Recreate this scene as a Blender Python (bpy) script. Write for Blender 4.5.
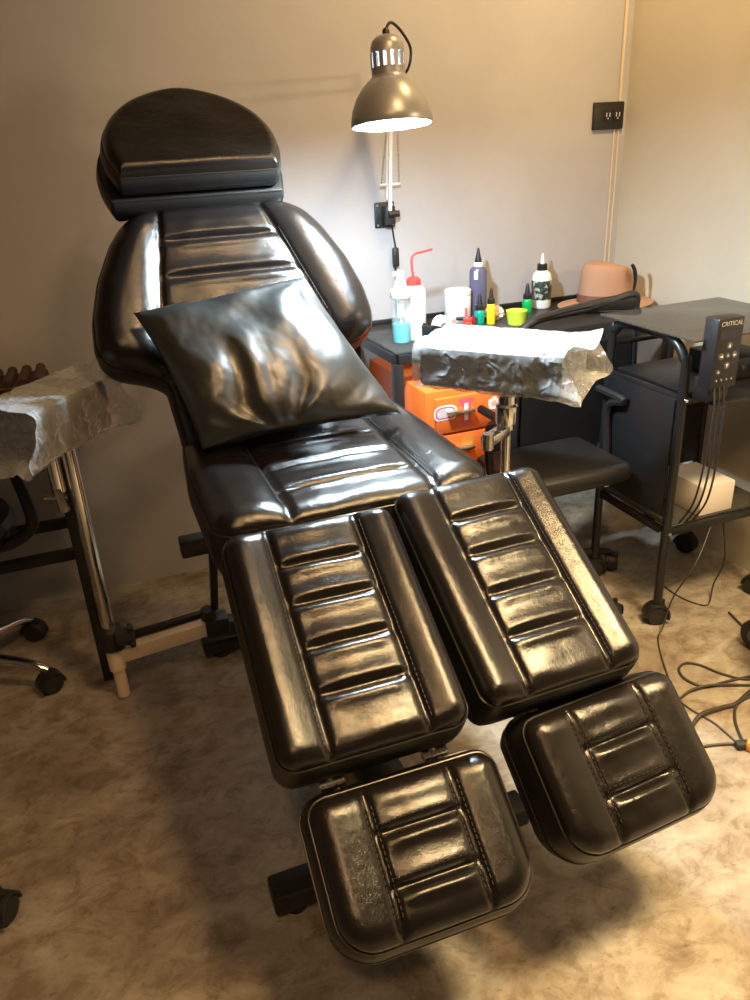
import bpy, bmesh, math, random
import numpy as np
from mathutils import Vector, Matrix, noise
from math import sin, cos, radians, pi, sqrt
random.seed(7)
scene = bpy.context.scene
for o in list(bpy.data.objects): bpy.data.objects.remove(o)

# ------------------------------------------------------------------ camera
def make_camera():
    f, p, r, y = 780.0, radians(24.8), radians(3.0), radians(20.0)
    fw = Vector((sin(y)*cos(p), cos(y)*cos(p), -sin(p)))
    r0 = Vector((cos(y), -sin(y), 0)); u0 = r0.cross(fw)
    rt = r0*cos(r) - u0*sin(r); up = u0*cos(r) + r0*sin(r)
    cd = bpy.data.cameras.new('camera'); cd.sensor_fit = 'VERTICAL'
    cd.sensor_height = 24.0; cd.lens = f/1000*24.0; cd.clip_start = 0.02
    co = bpy.data.objects.new('camera', cd); scene.collection.objects.link(co)
    m = Matrix((rt, up, -fw)).transposed().to_4x4(); m.translation = Vector((0, 0, 1.3))
    co.matrix_world = m; scene.camera = co
make_camera()

# ------------------------------------------------------------------ world, lights, exposure
scene.view_settings.view_transform = 'Standard'; scene.view_settings.look = 'None'
scene.view_settings.exposure = 0.0; scene.view_settings.gamma = 1.0
scene.view_settings.use_curve_mapping = False
w = bpy.data.worlds.new('world'); scene.world = w; w.use_nodes = True
w.node_tree.nodes['Background'].inputs[0].default_value = (1.0, 0.8, 0.6, 1)
w.node_tree.nodes['Background'].inputs[1].default_value = 0.02

def area_light(name, loc, target, size, energy, color, spread=180):
    d = bpy.data.lights.new(name, 'AREA'); d.shape = 'DISK'; d.size = size; d.energy = energy; d.color = color
    d.spread = radians(spread)
    o = bpy.data.objects.new(name, d); scene.collection.objects.link(o); o.location = loc
    o.rotation_euler = (Vector(target)-Vector(loc)).to_track_quat('-Z', 'Y').to_euler()
    return o
WARM = (1.0, 0.72, 0.42)
area_light('ceiling_lamp_light', (0.70, 0.45, 2.52), (0.72, 0.75, 0), 0.30, 15, (1.0, 0.60, 0.26), 120)
area_light('ceiling_spot_light', (1.25, 0.35, 2.5), (1.28, 0.45, 0), 0.45, 31, (1.0, 0.73, 0.37), 72)
area_light('rear_fill_light', (-0.25, -0.5, 2.52), (0.2, 1.2, 0), 0.24, 5.0, (1.0, 0.60, 0.28), 100)  # unseen warm fill added behind the camera to lift the chair's left-hand shadow
area_light('side_lamp_light', (1.72, 0.55, 1.52), (0.8, 2.39, 1.35), 0.09, 4.6, (1.0, 0.72, 0.45), 140)
area_light('corner_lamp_light', (1.30, 1.45, 2.5), (1.45, 2.39, 1.75), 0.20, 21.0, (1.0, 0.68, 0.30), 150)

# ------------------------------------------------------------------ materials
def new_mat(name):
    m = bpy.data.materials.new(name); m.use_nodes = True
    nt = m.node_tree; b = nt.nodes['Principled BSDF']; return m, nt, b
def simple(name, col, rough=0.5, metal=0.0, bump=0.0, scale=200.0, **kw):
    m, nt, b = new_mat(name)
    b.inputs['Base Color'].default_value = (*col, 1); b.inputs['Roughness'].default_value = rough
    b.inputs['Metallic'].default_value = metal
    for k, v in kw.items(): b.inputs[k.replace('_', ' ')].default_value = v
    n = nt.nodes.new('ShaderNodeTexNoise'); n.inputs['Scale'].default_value = scale; n.inputs['Detail'].default_value = 3
    tc = nt.nodes.new('ShaderNodeTexCoord'); nt.links.new(tc.outputs['Object'], n.inputs['Vector'])
    if bump > 0:
        bp = nt.nodes.new('ShaderNodeBump'); bp.inputs['Strength'].default_value = bump; bp.inputs['Distance'].default_value = 0.002
        nt.links.new(n.outputs['Fac'], bp.inputs['Height']); nt.links.new(bp.outputs['Normal'], b.inputs['Normal'])
    else:
        mr = nt.nodes.new('ShaderNodeMapRange'); mr.inputs[3].default_value = max(0, rough-0.04); mr.inputs[4].default_value = min(1, rough+0.04)
        nt.links.new(n.outputs['Fac'], mr.inputs[0]); nt.links.new(mr.outputs[0], b.inputs['Roughness'])
    return m
def leather_mat(name, rough, bump=0.25, crease=0.35, col=(0.010, 0.0085, 0.008)):
    m, nt, b = new_mat(name)
    b.inputs['Base Color'].default_value = (*col, 1)
    b.inputs['Specular IOR Level'].default_value = 0.5
    b.inputs['Coat Weight'].default_value = 0.12; b.inputs['Coat Roughness'].default_value = 0.22
    tc = nt.nodes.new('ShaderNodeTexCoord')
    v = nt.nodes.new('ShaderNodeTexVoronoi'); v.inputs['Scale'].default_value = 420; v.feature = 'DISTANCE_TO_EDGE'
    n = nt.nodes.new('ShaderNodeTexNoise'); n.inputs['Scale'].default_value = 38; n.inputs['Detail'].default_value = 6; n.inputs['Roughness'].default_value = 0.65
    n2 = nt.nodes.new('ShaderNodeTexNoise'); n2.inputs['Scale'].default_value = 9; n2.inputs['Detail'].default_value = 4
    for x in (v, n, n2): nt.links.new(tc.outputs['Object'], x.inputs['Vector'])
    mr = nt.nodes.new('ShaderNodeMapRange'); mr.inputs[3].default_value = rough-0.06; mr.inputs[4].default_value = rough+0.1
    nt.links.new(n2.outputs['Fac'], mr.inputs[0]); nt.links.new(mr.outputs[0], b.inputs['Roughness'])
    b1 = nt.nodes.new('ShaderNodeBump'); b1.inputs['Strength'].default_value = bump; b1.inputs['Distance'].default_value = 0.0008
    b2 = nt.nodes.new('ShaderNodeBump'); b2.inputs['Strength'].default_value = crease; b2.inputs['Distance'].default_value = 0.003
    nt.links.new(v.outputs['Distance'], b1.inputs['Height']); nt.links.new(n.outputs['Fac'], b2.inputs['Height'])
    nt.links.new(b2.outputs['Normal'], b1.inputs['Normal']); nt.links.new(b1.outputs['Normal'], b.inputs['Normal'])
    return m
def glass_mat(name, col=(0.9, 0.95, 0.95), mix=0.25, rough=0.05, gcol=(1, 1, 1), tint=None):
    m = bpy.data.materials.new(name); m.use_nodes = True; nt = m.node_tree; nt.nodes.clear()
    out = nt.nodes.new('ShaderNodeOutputMaterial'); mx = nt.nodes.new('ShaderNodeMixShader')
    tr = nt.nodes.new('ShaderNodeBsdfTransparent'); tr.inputs[0].default_value = (*col, 1)
    pr = nt.nodes.new('ShaderNodeBsdfPrincipled'); pr.inputs['Base Color'].default_value = (*gcol, 1); pr.inputs['Roughness'].default_value = rough
    mx.inputs[0].default_value = mix
    nt.links.new(tr.outputs[0], mx.inputs[1]); nt.links.new(pr.outputs[0], mx.inputs[2]); nt.links.new(mx.outputs[0], out.inputs[0])
    return m
def wrap_mat():
    m = bpy.data.materials.new('plastic_film'); m.use_nodes = True; nt = m.node_tree; nt.nodes.clear()
    out = nt.nodes.new('ShaderNodeOutputMaterial'); mx = nt.nodes.new('ShaderNodeMixShader')
    tr = nt.nodes.new('ShaderNodeBsdfTransparent'); tr.inputs[0].default_value = (0.96, 0.97, 0.98, 1)
    pr = nt.nodes.new('ShaderNodeBsdfPrincipled'); pr.inputs['Base Color'].default_value = (0.72, 0.75, 0.78, 1)
    pr.inputs['Roughness'].default_value = 0.12; pr.inputs['Specular IOR Level'].default_value = 1.0; pr.inputs['Metallic'].default_value = 0.3
    tc = nt.nodes.new('ShaderNodeTexCoord')
    n = nt.nodes.new('ShaderNodeTexNoise'); n.inputs['Scale'].default_value = 22; n.inputs['Detail'].default_value = 3; n.inputs['Distortion'].default_value = 1.8
    n.noise_type = 'RIDGED_MULTIFRACTAL'
    nt.links.new(tc.outputs['Object'], n.inputs['Vector'])
    bp = nt.nodes.new('ShaderNodeBump'); bp.inputs['Strength'].default_value = 0.85; bp.inputs['Distance'].default_value = 0.008
    nt.links.new(n.outputs[0], bp.inputs['Height']); nt.links.new(bp.outputs['Normal'], pr.inputs['Normal'])
    lw = nt.nodes.new('ShaderNodeLayerWeight'); lw.inputs[0].default_value = 0.35
    nt.links.new(bp.outputs['Normal'], lw.inputs['Normal'])
    mr = nt.nodes.new('ShaderNodeMapRange'); mr.inputs[3].default_value = 0.20; mr.inputs[4].default_value = 0.9
    nt.links.new(lw.outputs['Facing'], mr.inputs[0]); nt.links.new(mr.outputs[0], mx.inputs[0])
    nt.links.new(tr.outputs[0], mx.inputs[1]); nt.links.new(pr.outputs[0], mx.inputs[2]); nt.links.new(mx.outputs[0], out.inputs[0])
    return m
def ramp(nt, stops):
    r = nt.nodes.new('ShaderNodeValToRGB'); e = r.color_ramp.elements
    while len(e) < len(stops): e.new(0.5)
    for i, (p, c) in enumerate(stops): e[i].position = p; e[i].color = (*c, 1)
    return r
def concrete_mat():
    m, nt, b = new_mat('polished_concrete'); L = nt.links
    tc = nt.nodes.new('ShaderNodeTexCoord'); mp = nt.nodes.new('ShaderNodeMapping'); L.new(tc.outputs['Object'], mp.inputs[0])
    mp.inputs['Scale'].default_value = (1, 1.35, 1); mp.inputs['Rotation'].default_value = (0, 0, 0.6)
    def nz(s, d, r, dist=0):
        n = nt.nodes.new('ShaderNodeTexNoise'); n.inputs['Scale'].default_value = s; n.inputs['Detail'].default_value = d
        n.inputs['Roughness'].default_value = r; n.inputs['Distortion'].default_value = dist; L.new(mp.outputs[0], n.inputs['Vector']); return n
    a = nz(2.6, 7, 0.65, 0.4); c = nz(13, 10, 0.72, 0.7); s = nz(34, 5, 0.6, 0.2); e = nz(7.5, 9, 0.74, 1.2)
    ra = ramp(nt, [(0.36, (0.205, 0.170, 0.130)), (0.5, (0.30, 0.265, 0.215)), (0.64, (0.40, 0.38, 0.34))]); L.new(a.outputs[0], ra.inputs[0])
    rc = ramp(nt, [(0.38, (0.62, 0.56, 0.50)), (0.50, (0.88, 0.86, 0.84)), (0.60, (1.0, 1.0, 1.0))]); L.new(c.outputs[0], rc.inputs[0])
    mx = nt.nodes.new('ShaderNodeMix'); mx.data_type = 'RGBA'; mx.blend_type = 'MULTIPLY'; mx.inputs[0].default_value = 1.0
    L.new(ra.outputs[0], mx.inputs[6]); L.new(rc.outputs[0], mx.inputs[7])
    re_ = ramp(nt, [(0.40, (0.70, 0.64, 0.58)), (0.47, (1, 1, 1)), (0.57, (1, 1, 1)), (0.66, (1.0, 1.0, 1.0))]); L.new(e.outputs[0], re_.inputs[0])
    m1 = nt.nodes.new('ShaderNodeMix'); m1.data_type = 'RGBA'; m1.blend_type = 'MULTIPLY'; m1.inputs[0].default_value = 0.8
    L.new(mx.outputs[2], m1.inputs[6]); L.new(re_.outputs[0], m1.inputs[7])
    rs = ramp(nt, [(0.30, (0.45, 0.38, 0.32)), (0.37, (1, 1, 1))]); L.new(s.outputs[0], rs.inputs[0])
    m2 = nt.nodes.new('ShaderNodeMix'); m2.data_type = 'RGBA'; m2.blend_type = 'MULTIPLY'; m2.inputs[0].default_value = 0.6
    L.new(m1.outputs[2], m2.inputs[6]); L.new(rs.outputs[0], m2.inputs[7]); L.new(m2.outputs[2], b.inputs['Base Color'])
    mr = nt.nodes.new('ShaderNodeMapRange'); mr.inputs[3].default_value = 0.34; mr.inputs[4].default_value = 0.6
    L.new(c.outputs[0], mr.inputs[0]); L.new(mr.outputs[0], b.inputs['Roughness'])
    bp = nt.nodes.new('ShaderNodeBump'); bp.inputs['Strength'].default_value = 0.10; bp.inputs['Distance'].default_value = 0.004
    L.new(c.outputs[0], bp.inputs['Height']); L.new(bp.outputs[0], b.inputs['Normal'])
    return m
def plaster_mat(name, c1, c2):
    m, nt, b = new_mat(name); L = nt.links
    tc = nt.nodes.new('ShaderNodeTexCoord')
    n = nt.nodes.new('ShaderNodeTexNoise'); n.inputs['Scale'].default_value = 2.2; n.inputs['Detail'].default_value = 7; n.inputs['Roughness'].default_value = 0.6
    f = nt.nodes.new('ShaderNodeTexNoise'); f.inputs['Scale'].default_value = 90; f.inputs['Detail'].default_value = 4
    L.new(tc.outputs['Object'], n.inputs['Vector']); L.new(tc.outputs['Object'], f.inputs['Vector'])
    r = ramp(nt, [(0.3, c1), (0.7, c2)]); L.new(n.outputs[0], r.inputs[0]); L.new(r.outputs[0], b.inputs['Base Color'])
    b.inputs['Roughness'].default_value = 0.75
    bp = nt.nodes.new('ShaderNodeBump'); bp.inputs['Strength'].default_value = 0.15; bp.inputs['Distance'].default_value = 0.002
    L.new(f.outputs[0], bp.inputs['Height']); L.new(bp.outputs[0], b.inputs['Normal'])
    return m
M = {}
M['leather'] = leather_mat('black_leather', 0.22, 0.35, 0.42, (0.008, 0.0065, 0.006))
M['leather_soft'] = leather_mat('pillow_leather', 0.38, 0.1, 0.2, (0.012, 0.012, 0.012))
_pb = M['leather_soft'].node_tree.nodes['Principled BSDF']
_pb.inputs['Specular IOR Level'].default_value = 0.95; _pb.inputs['Coat Weight'].default_value = 0.35; _pb.inputs['Coat Roughness'].default_value = 0.3
_pb.inputs['Base Color'].default_value = (0.016, 0.019, 0.020, 1)
M['leather_side'] = leather_mat('side_leather', 0.42, 0.3, 0.2, (0.008, 0.0075, 0.007))
M['piping'] = simple('leather_piping', (0.02, 0.017, 0.014), 0.3)
M['stitch'] = simple('stitching_thread', (0.022, 0.018, 0.014), 0.6)
M['concrete'] = concrete_mat()
M['wall'] = plaster_mat('grey_plaster', (0.36, 0.35, 0.375), (0.43, 0.42, 0.445))
M['wall_r'] = plaster_mat('cream_plaster', (0.55, 0.49, 0.40), (0.62, 0.56, 0.46))
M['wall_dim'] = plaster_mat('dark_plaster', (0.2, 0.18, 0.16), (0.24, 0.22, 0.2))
M['ceil'] = plaster_mat('ceiling_plaster', (0.16, 0.155, 0.15), (0.2, 0.19, 0.18))
M['black'] = simple('black_paint', (0.012, 0.012, 0.013), 0.38)
M['blackp'] = simple('black_plastic', (0.014, 0.014, 0.015), 0.45)
M['rubber'] = simple('black_rubber', (0.018, 0.018, 0.018), 0.7)
M['chrome'] = simple('chrome', (0.75, 0.73, 0.70), 0.14, 1.0)
M['steel'] = simple('brushed_steel', (0.62, 0.6, 0.58), 0.28, 1.0)
M['aluminium'] = simple('silver_lacquer', (0.34, 0.345, 0.36), 0.36, 0.45)
M['lampwhite'] = simple('white_enamel', (0.85, 0.85, 0.84), 0.4)
M['orange'] = simple('orange_lacquer', (0.86, 0.16, 0.025), 0.38)
M['orange_d'] = simple('dark_gap', (0.10, 0.02, 0.005), 0.7)
M['white'] = simple('white_plastic', (0.82, 0.82, 0.80), 0.4)
M['offwhite'] = simple('translucent_plastic', (0.78, 0.8, 0.8), 0.35)
M['red'] = simple('red_plastic', (0.75, 0.05, 0.04), 0.4)
M['pinkred'] = simple('pink_print', (0.75, 0.10, 0.14), 0.5)
M['pink'] = simple('pink_plastic', (0.75, 0.42, 0.36), 0.5)
M['darkred'] = simple('dark_red_ink', (0.20, 0.02, 0.02), 0.35)
M['blueliq'] = simple('turquoise_liquid', (0.0, 0.50, 0.60), 0.15)
M['violet'] = simple('violet_ink', (0.10, 0.095, 0.17), 0.25)
M['teal'] = simple('teal_ink', (0.0, 0.30, 0.22), 0.3)
M['green'] = simple('green_ink', (0.0, 0.38, 0.08), 0.3)
M['yellow'] = simple('yellow_ink', (0.85, 0.62, 0.02), 0.35)
M['lime'] = simple('lime_plastic', (0.62, 0.80, 0.06), 0.45)
M['paper'] = simple('crumpled_paper', (0.72, 0.62, 0.55), 0.8)
M['hat'] = simple('tan_felt', (0.40, 0.225, 0.145), 0.9, 0, 0.3, 350)
M['hatband'] = simple('brown_ribbon', (0.17, 0.07, 0.045), 0.65)
M['brownwood'] = simple('brown_wicker', (0.06, 0.03, 0.017), 0.6, 0, 0.6, 60)
M['cardboard'] = simple('white_card', (0.80, 0.74, 0.68), 0.6)
M['btn'] = simple('button_print', (0.55, 0.55, 0.55), 0.5)
M['btn_dark'] = simple('button_ring', (0.10, 0.10, 0.11), 0.5)
M['screen'] = simple('display_window', (0.02, 0.02, 0.035), 0.12)
M['glass'] = glass_mat('smoked_glass', (0.45, 0.45, 0.42), 0.62, 0.06, (0.10, 0.095, 0.085))
M['deskglass'] = glass_mat('desk_glass', (0.68, 0.68, 0.68), 0.26, 0.05, (0.20, 0.20, 0.20))
M['clear'] = glass_mat('clear_plastic', (0.92, 0.95, 0.96), 0.2, 0.08, (0.8, 0.85, 0.87))
M['film'] = wrap_mat()
M['mesh'] = glass_mat('mesh_fabric', (0.85, 0.85, 0.85), 0.62, 0.7, (0.03, 0.03, 0.03))
M['cable'] = simple('brown_black_cable', (0.035, 0.028, 0.022), 0.5)
M['orangeplug'] = simple('amber_plastic', (0.75, 0.28, 0.04), 0.5)
M['beam'] = simple('beige_steel', (0.85, 0.70, 0.52), 0.4, 0.2)
def emit(name, col, s):
    m, nt, b = new_mat(name); b.inputs['Emission Color'].default_value = (*col, 1); b.inputs['Emission Strength'].default_value = s; return m
M['bulb'] = emit('lamp_bulb', (0.95, 0.98, 1.0), 25)

# ------------------------------------------------------------------ mesh builder
class MB:
    def __init__(s): s.bm = bmesh.new()
    def box(s, c, size, rot=None, bevel=0.0, seg=2):
        m = Matrix.Translation(Vector(c)) @ (rot.to_4x4() if rot else Matrix.Identity(4)) @ Matrix.Diagonal((*size, 1))
        r = bmesh.ops.create_cube(s.bm, size=1, matrix=m)
        if bevel > 0:
            vs = set(r['verts']); es = [e for e in s.bm.edges if e.verts[0] in vs and e.verts[1] in vs]
            bmesh.ops.bevel(s.bm, geom=es, offset=bevel, segments=seg, profile=0.5, affect='EDGES')
        return s
    def tube(s, pts, r, n=10, closed=False, cap=True):
        pts = [Vector(p) for p in pts]; rs = r if isinstance(r, (list, tuple)) else [r]*len(pts)
        rings = []; N = len(pts); prev = None
        for i, p in enumerate(pts):
            a = pts[(i-1) % N] if (i > 0 or closed) else p; b = pts[(i+1) % N] if (i < N-1 or closed) else p
            t = (b-a).normalized()
            if prev is None:
                x = t.orthogonal().normalized()
            else:
                x = prev - t*prev.dot(t)
                x = x.normalized() if x.length > 1e-6 else t.orthogonal().normalized()
            prev = x; y = t.cross(x)
            rings.append([s.bm.verts.new(p + (x*cos(2*pi*k/n) + y*sin(2*pi*k/n))*rs[i]) for k in range(n)])
        M_ = N if closed else N-1
        for i in range(M_):
            A = rings[i]; B = rings[(i+1) % N]
            for k in range(n): s.bm.faces.new((A[k], A[(k+1) % n], B[(k+1) % n], B[k]))
        if cap and not closed:
            s.bm.faces.new(rings[0][::-1]); s.bm.faces.new(rings[-1])
        return s
    def bar(s, a, b, w, h=None, bevel=0.002):     # square section bar from a to b
        a = Vector(a); b = Vector(b); d = b-a; h = h or w
        q = d.to_track_quat('Y', 'Z').to_matrix()
        return s.box((a+b)/2, (w, d.length, h), q, bevel)
    def lathe(s, prof, c=(0, 0, 0), axis=None, n=28, sx=1.0, sy=1.0):
        q = Vector(axis).to_track_quat('Z', 'Y').to_matrix() if axis is not None else Matrix.Identity(3)
        c = Vector(c); rings = []
        for r, z in prof:
            if r < 1e-6: rings.append([s.bm.verts.new(c + q @ Vector((0, 0, z)))])
            else: rings.append([s.bm.verts.new(c + q @ Vector((r*sx*cos(2*pi*k/n), r*sy*sin(2*pi*k/n), z))) for k in range(n)])
        for A, B in zip(rings, rings[1:]):
            for k in range(n):
                if len(A) == 1 and len(B) == 1: continue
                if len(A) == 1: s.bm.faces.new((A[0], B[(k+1) % n], B[k]))
                elif len(B) == 1: s.bm.faces.new((A[k], A[(k+1) % n], B[0]))
                else: s.bm.faces.new((A[k], A[(k+1) % n], B[(k+1) % n], B[k]))
        return s
    def grid(s, P):      # P: rows of points
        V = [[s.bm.verts.new(p) for p in row] for row in P]
        for i in range(len(V)-1):
            for j in range(len(V[0])-1): s.bm.faces.new((V[i][j], V[i][j+1], V[i+1][j+1], V[i+1][j]))
        return s
    def poly(s, pts2, frame, thick):   # extruded polygon in a frame (matrix), thickness along +z
        bot = [s.bm.verts.new(frame @ Vector((x, y, 0))) for x, y in pts2]
        top = [s.bm.verts.new(frame @ Vector((x, y, thick))) for x, y in pts2]
        n = len(bot)
        s.bm.faces.new(top); s.bm.faces.new(bot[::-1])
        for k in range(n): s.bm.faces.new((bot[k], bot[(k+1) % n], top[(k+1) % n], top[k]))
        return s
    def build(s, name, mat, parent=None, smooth=True, angle=38, recalc=True):
        if recalc: bmesh.ops.recalc_face_normals(s.bm, faces=s.bm.faces)
        me = bpy.data.meshes.new(name); s.bm.to_mesh(me); s.bm.free()
        me.materials.append(mat)
        if smooth:
            for p in me.polygons: p.use_smooth = True
            try: me.set_sharp_from_angle(angle=radians(angle))
            except Exception: pass
        o = bpy.data.objects.new(name, me); scene.collection.objects.link(o)
        if parent is not None: setpar(o, parent)
        return o
def wloc(o):
    v = Vector((0, 0, 0))
    while o is not None:
        v = v + o.location
        o = o.parent
    return v
def setpar(o, parent):      # vertices are in world coordinates when the parent stands unrotated
    o.parent = parent
    L = Vector(parent.get('_o', (0, 0, 0)))
    o.data.transform(Matrix.Translation(-L))
    o['_o'] = tuple(L)
def thing(name, label, cat, loc=(0, 0, 0), group=None, local=False):
    o = bpy.data.objects.new(name, None); scene.collection.objects.link(o); o.location = loc
    o.empty_display_size = 0.05
    o['label'] = label; o['category'] = cat
    if group: o['group'] = group
    o['_o'] = (0, 0, 0) if local else tuple(loc)
    return o
def tag(o, label=None, cat=None, group=None, kind=None):
    if label: o['label'] = label
    if cat: o['category'] = cat
    if group: o['group'] = group
    if kind: o['kind'] = kind
    return o
def struct(o): o['kind'] = 'structure'; return o
def Rz(a): return Matrix.Rotation(a, 3, 'Z')
def dup(root, loc, rz=None, label=None):
    r = root.copy(); scene.collection.objects.link(r); r.location = loc
    if rz is not None: r.rotation_euler = (0, 0, rz)
    if label: r['label'] = label
    for ch in list(root.children):
        c = ch.copy(); scene.collection.objects.link(c); c.parent = r
        for g in ch.children:
            d = g.copy(); scene.collection.objects.link(d); d.parent = c
    return r
def smooth_pts(pts, n=8, closed=False):
    P = [Vector(p) for p in pts]; out = []; N = len(P)
    rng = N if closed else N-1
    for i in range(rng):
        p0 = P[(i-1) % N] if closed or i > 0 else P[i]; p1 = P[i]; p2 = P[(i+1) % N]
        p3 = P[(i+2) % N] if closed or i < N-2 else p2
        for k in range(n):
            t = k/n
            out.append(0.5*((2*p1) + (-p0+p2)*t + (2*p0-5*p1+4*p2-p3)*t*t + (-p0+3*p1-3*p2+p3)*t**3))
    if not closed: out.append(P[-1])
    return out

# ------------------------------------------------------------------ room shell
D = 2.394; XR = 1.83; XL = -1.9; YF = -2.2; ZC = 2.6
struct(MB().box(((XL+XR)/2, (D+YF)/2, -0.05), (XR-XL+0.4, D-YF+0.4, 0.1)).build('floor', M['concrete'], smooth=False))
struct(MB().box(((XL+XR)/2, (D+YF)/2, ZC+0.05), (XR-XL+0.4, D-YF+0.4, 0.1)).build('ceiling', M['ceil'], smooth=False))
struct(MB().box(((XL+XR)/2, D+0.05, ZC/2), (XR-XL+0.4, 0.1, ZC)).build('wall_back', M['wall'], smooth=False))
struct(MB().box((XR+0.05, (D+YF)/2, ZC/2), (0.1, D-YF, ZC)).build('wall_right', M['wall_r'], smooth=False))
struct(MB().box((XL-0.05, (D+YF)/2, ZC/2), (0.1, D-YF, ZC)).build('wall_left', M['wall_dim'], smooth=False))
struct(MB().box(((XL+XR)/2, YF-0.05, ZC/2), (XR-XL+0.4, 0.1, ZC)).build('wall_front', M['wall_dim'], smooth=False))

# ------------------------------------------------------------------ cushions
def frame(center, yaw, tilt, roll=0.0):
    X = Vector((cos(yaw), sin(yaw), 0)); Y = Vector((-sin(yaw)*cos(tilt), cos(yaw)*cos(tilt), sin(tilt)))
    Z = X.cross(Y)
    m = Matrix((X, Y, Z)).transposed()
    if roll: m = m @ Matrix.Rotation(roll, 3, 'Z')
    m = m.to_4x4(); m.translation = Vector(center); return m
def outline_fn(L, wl, wr, rb, rt):
    """half widths (left, right) at y in [-L/2, L/2]; wl, wr are functions, rb/rt corner radii bottom/top"""
    def f(y):
        a, b = wl(y), wr(y)
        db = y + L/2; dt = L/2 - y; c = 0
        if db < rb: c = max(c, rb - sqrt(max(0, rb*rb-(rb-db)**2)))
        if dt < rt: c = max(c, rt - sqrt(max(0, rt*rt-(rt-dt)**2)))
        return a-c, b-c
    return f
def cushion(name, fr, L, of, T, hfun, parent, label=None, mat='leather', nx=72, ny=96, rb=0.03, rt=0.03, crown=0.03, bulge=0.006,
            taper=0.01, piping=True, mid_seam=False, side_mat='leather_side'):
    # y samples denser near the ends
    ys = []
    for j in range(ny+1):
        t = j/ny; ys.append(-L/2 + L*(t - 0.085*sin(2*pi*t)))
    e = 1e-4; ys[0] = -L/2+e*0; ys[-1] = L/2
    xs = [0.5-0.5*cos(pi*i/nx)*0.55 - 0.5*0.45*(1-2*i/nx) for i in range(nx+1)]
    P = np.zeros((ny+1, nx+1, 2))
    for j, y in enumerate(ys):
        a, b = of(y)
        for i, t in enumerate(xs): P[j, i] = (-a + (a+b)*t, y)
    loop = [(0, i) for i in range(nx+1)] + [(j, nx) for j in range(1, ny+1)] + [(ny, i) for i in range(nx-1, -1, -1)] + [(j, 0) for j in range(ny-1, 0, -1)]
    B = np.array([P[j, i] for j, i in loop])
    A0 = B; A1 = np.roll(B, -1, axis=0); d = A1-A0; dd = (d**2).sum(1)+1e-12
    Q = P.reshape(-1, 2)
    dist = np.zeros(len(Q))
    for k in range(len(Q)):
        t = np.clip((((Q[k]-A0)*d).sum(1))/dd, 0, 1); c = A0+d*t[:, None]; dist[k] = sqrt(((Q[k]-c)**2).sum(1).min())
    dist = dist.reshape(ny+1, nx+1)
    b = MB()
    V = [[None]*(nx+1) for _ in range(ny+1)]
    for j in range(ny+1):
        for i in range(nx+1):
            x, y = P[j, i]; dd_ = dist[j, i]
            q = min(1, dd_/crown); ez = sqrt(max(0, 1-(1-q)**2))
            z = ez*hfun(x, y, dd_)
            V[j][i] = b.bm.verts.new(fr @ Vector((x, y, z)))
    for j in range(ny):
        for i in range(nx): b.bm.faces.new((V[j][i], V[j][i+1], V[j+1][i+1], V[j+1][i]))
    top = b.build(name, M[mat], parent, angle=180, recalc=False)
    if label: top['label'] = label
    # side wall and underside
    s = MB(); rings = []
    n = len(loop)
    tang = np.roll(B, -1, axis=0)-np.roll(B, 1, axis=0)
    nor = np.stack([tang[:, 1], -tang[:, 0]], 1); nor /= (np.sqrt((nor**2).sum(1))[:, None]+1e-9)
    for f_, zz in ((0.0, 0.0), (bulge*0.7, -T*0.12), (bulge, -T*0.35), (bulge*0.6, -T*0.62), (-taper*0.4, -T*0.85), (-taper, -T*0.96), (-taper*2.2, -T), (-0.05, -T)):
        ring = []
        for k in range(n):
            p = B[k]+nor[k]*f_; ring.append(s.bm.verts.new(fr @ Vector((p[0], p[1], zz))))
        rings.append(ring)
    for A, C in zip(rings, rings[1:]):
        for k in range(n): s.bm.faces.new((A[k], C[k], C[(k+1) % n], A[(k+1) % n]))
    s.bm.faces.new(rings[-1])
    so = s.build('cushion_side', M[side_mat], None, angle=60); setpar(so, top)
    if piping:
        step = max(1, n//160); pp = [fr @ Vector((B[k][0]+nor[k][0]*0.001, B[k][1]+nor[k][1]*0.001, 0.0)) for k in range(0, n, step)]
        po = MB().tube(pp, 0.0017, 6, closed=True).build('piping', M['piping'], None); setpar(po, top)
        if mid_seam:
            pp = [fr @ Vector((B[k][0]+nor[k][0]*(bulge+0.0005), B[k][1]+nor[k][1]*(bulge+0.0005), -T*0.4)) for k in range(0, n, step)]
            po = MB().tube(pp, 0.0016, 6, closed=True).build('piping', M['piping'], None); setpar(po, top)
    return top
def stitches(fr, lines, hz, parent, gap=0.009):
    """dashed thread along local polylines; hz gives the surface height"""
    for (x0, y0, x1, y1) in lines:
        b = MB()
        Ls = sqrt((x1-x0)**2+(y1-y0)**2); n = int(Ls/gap)
        for k in range(n):
            t0 = (k+0.2)/n; t1 = (k+0.8)/n
            a = (x0+(x1-x0)*t0, y0+(y1-y0)*t0); c = (x0+(x1-x0)*t1, y0+(y1-y0)*t1)
            b.tube([fr @ Vector((*a, hz(*a)+0.0004)), fr @ Vector((*c, hz(*c)+0.0004))], 0.0008, 5)
        o = b.build('stitching', M['stitch'], None); setpar(o, parent)
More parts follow.
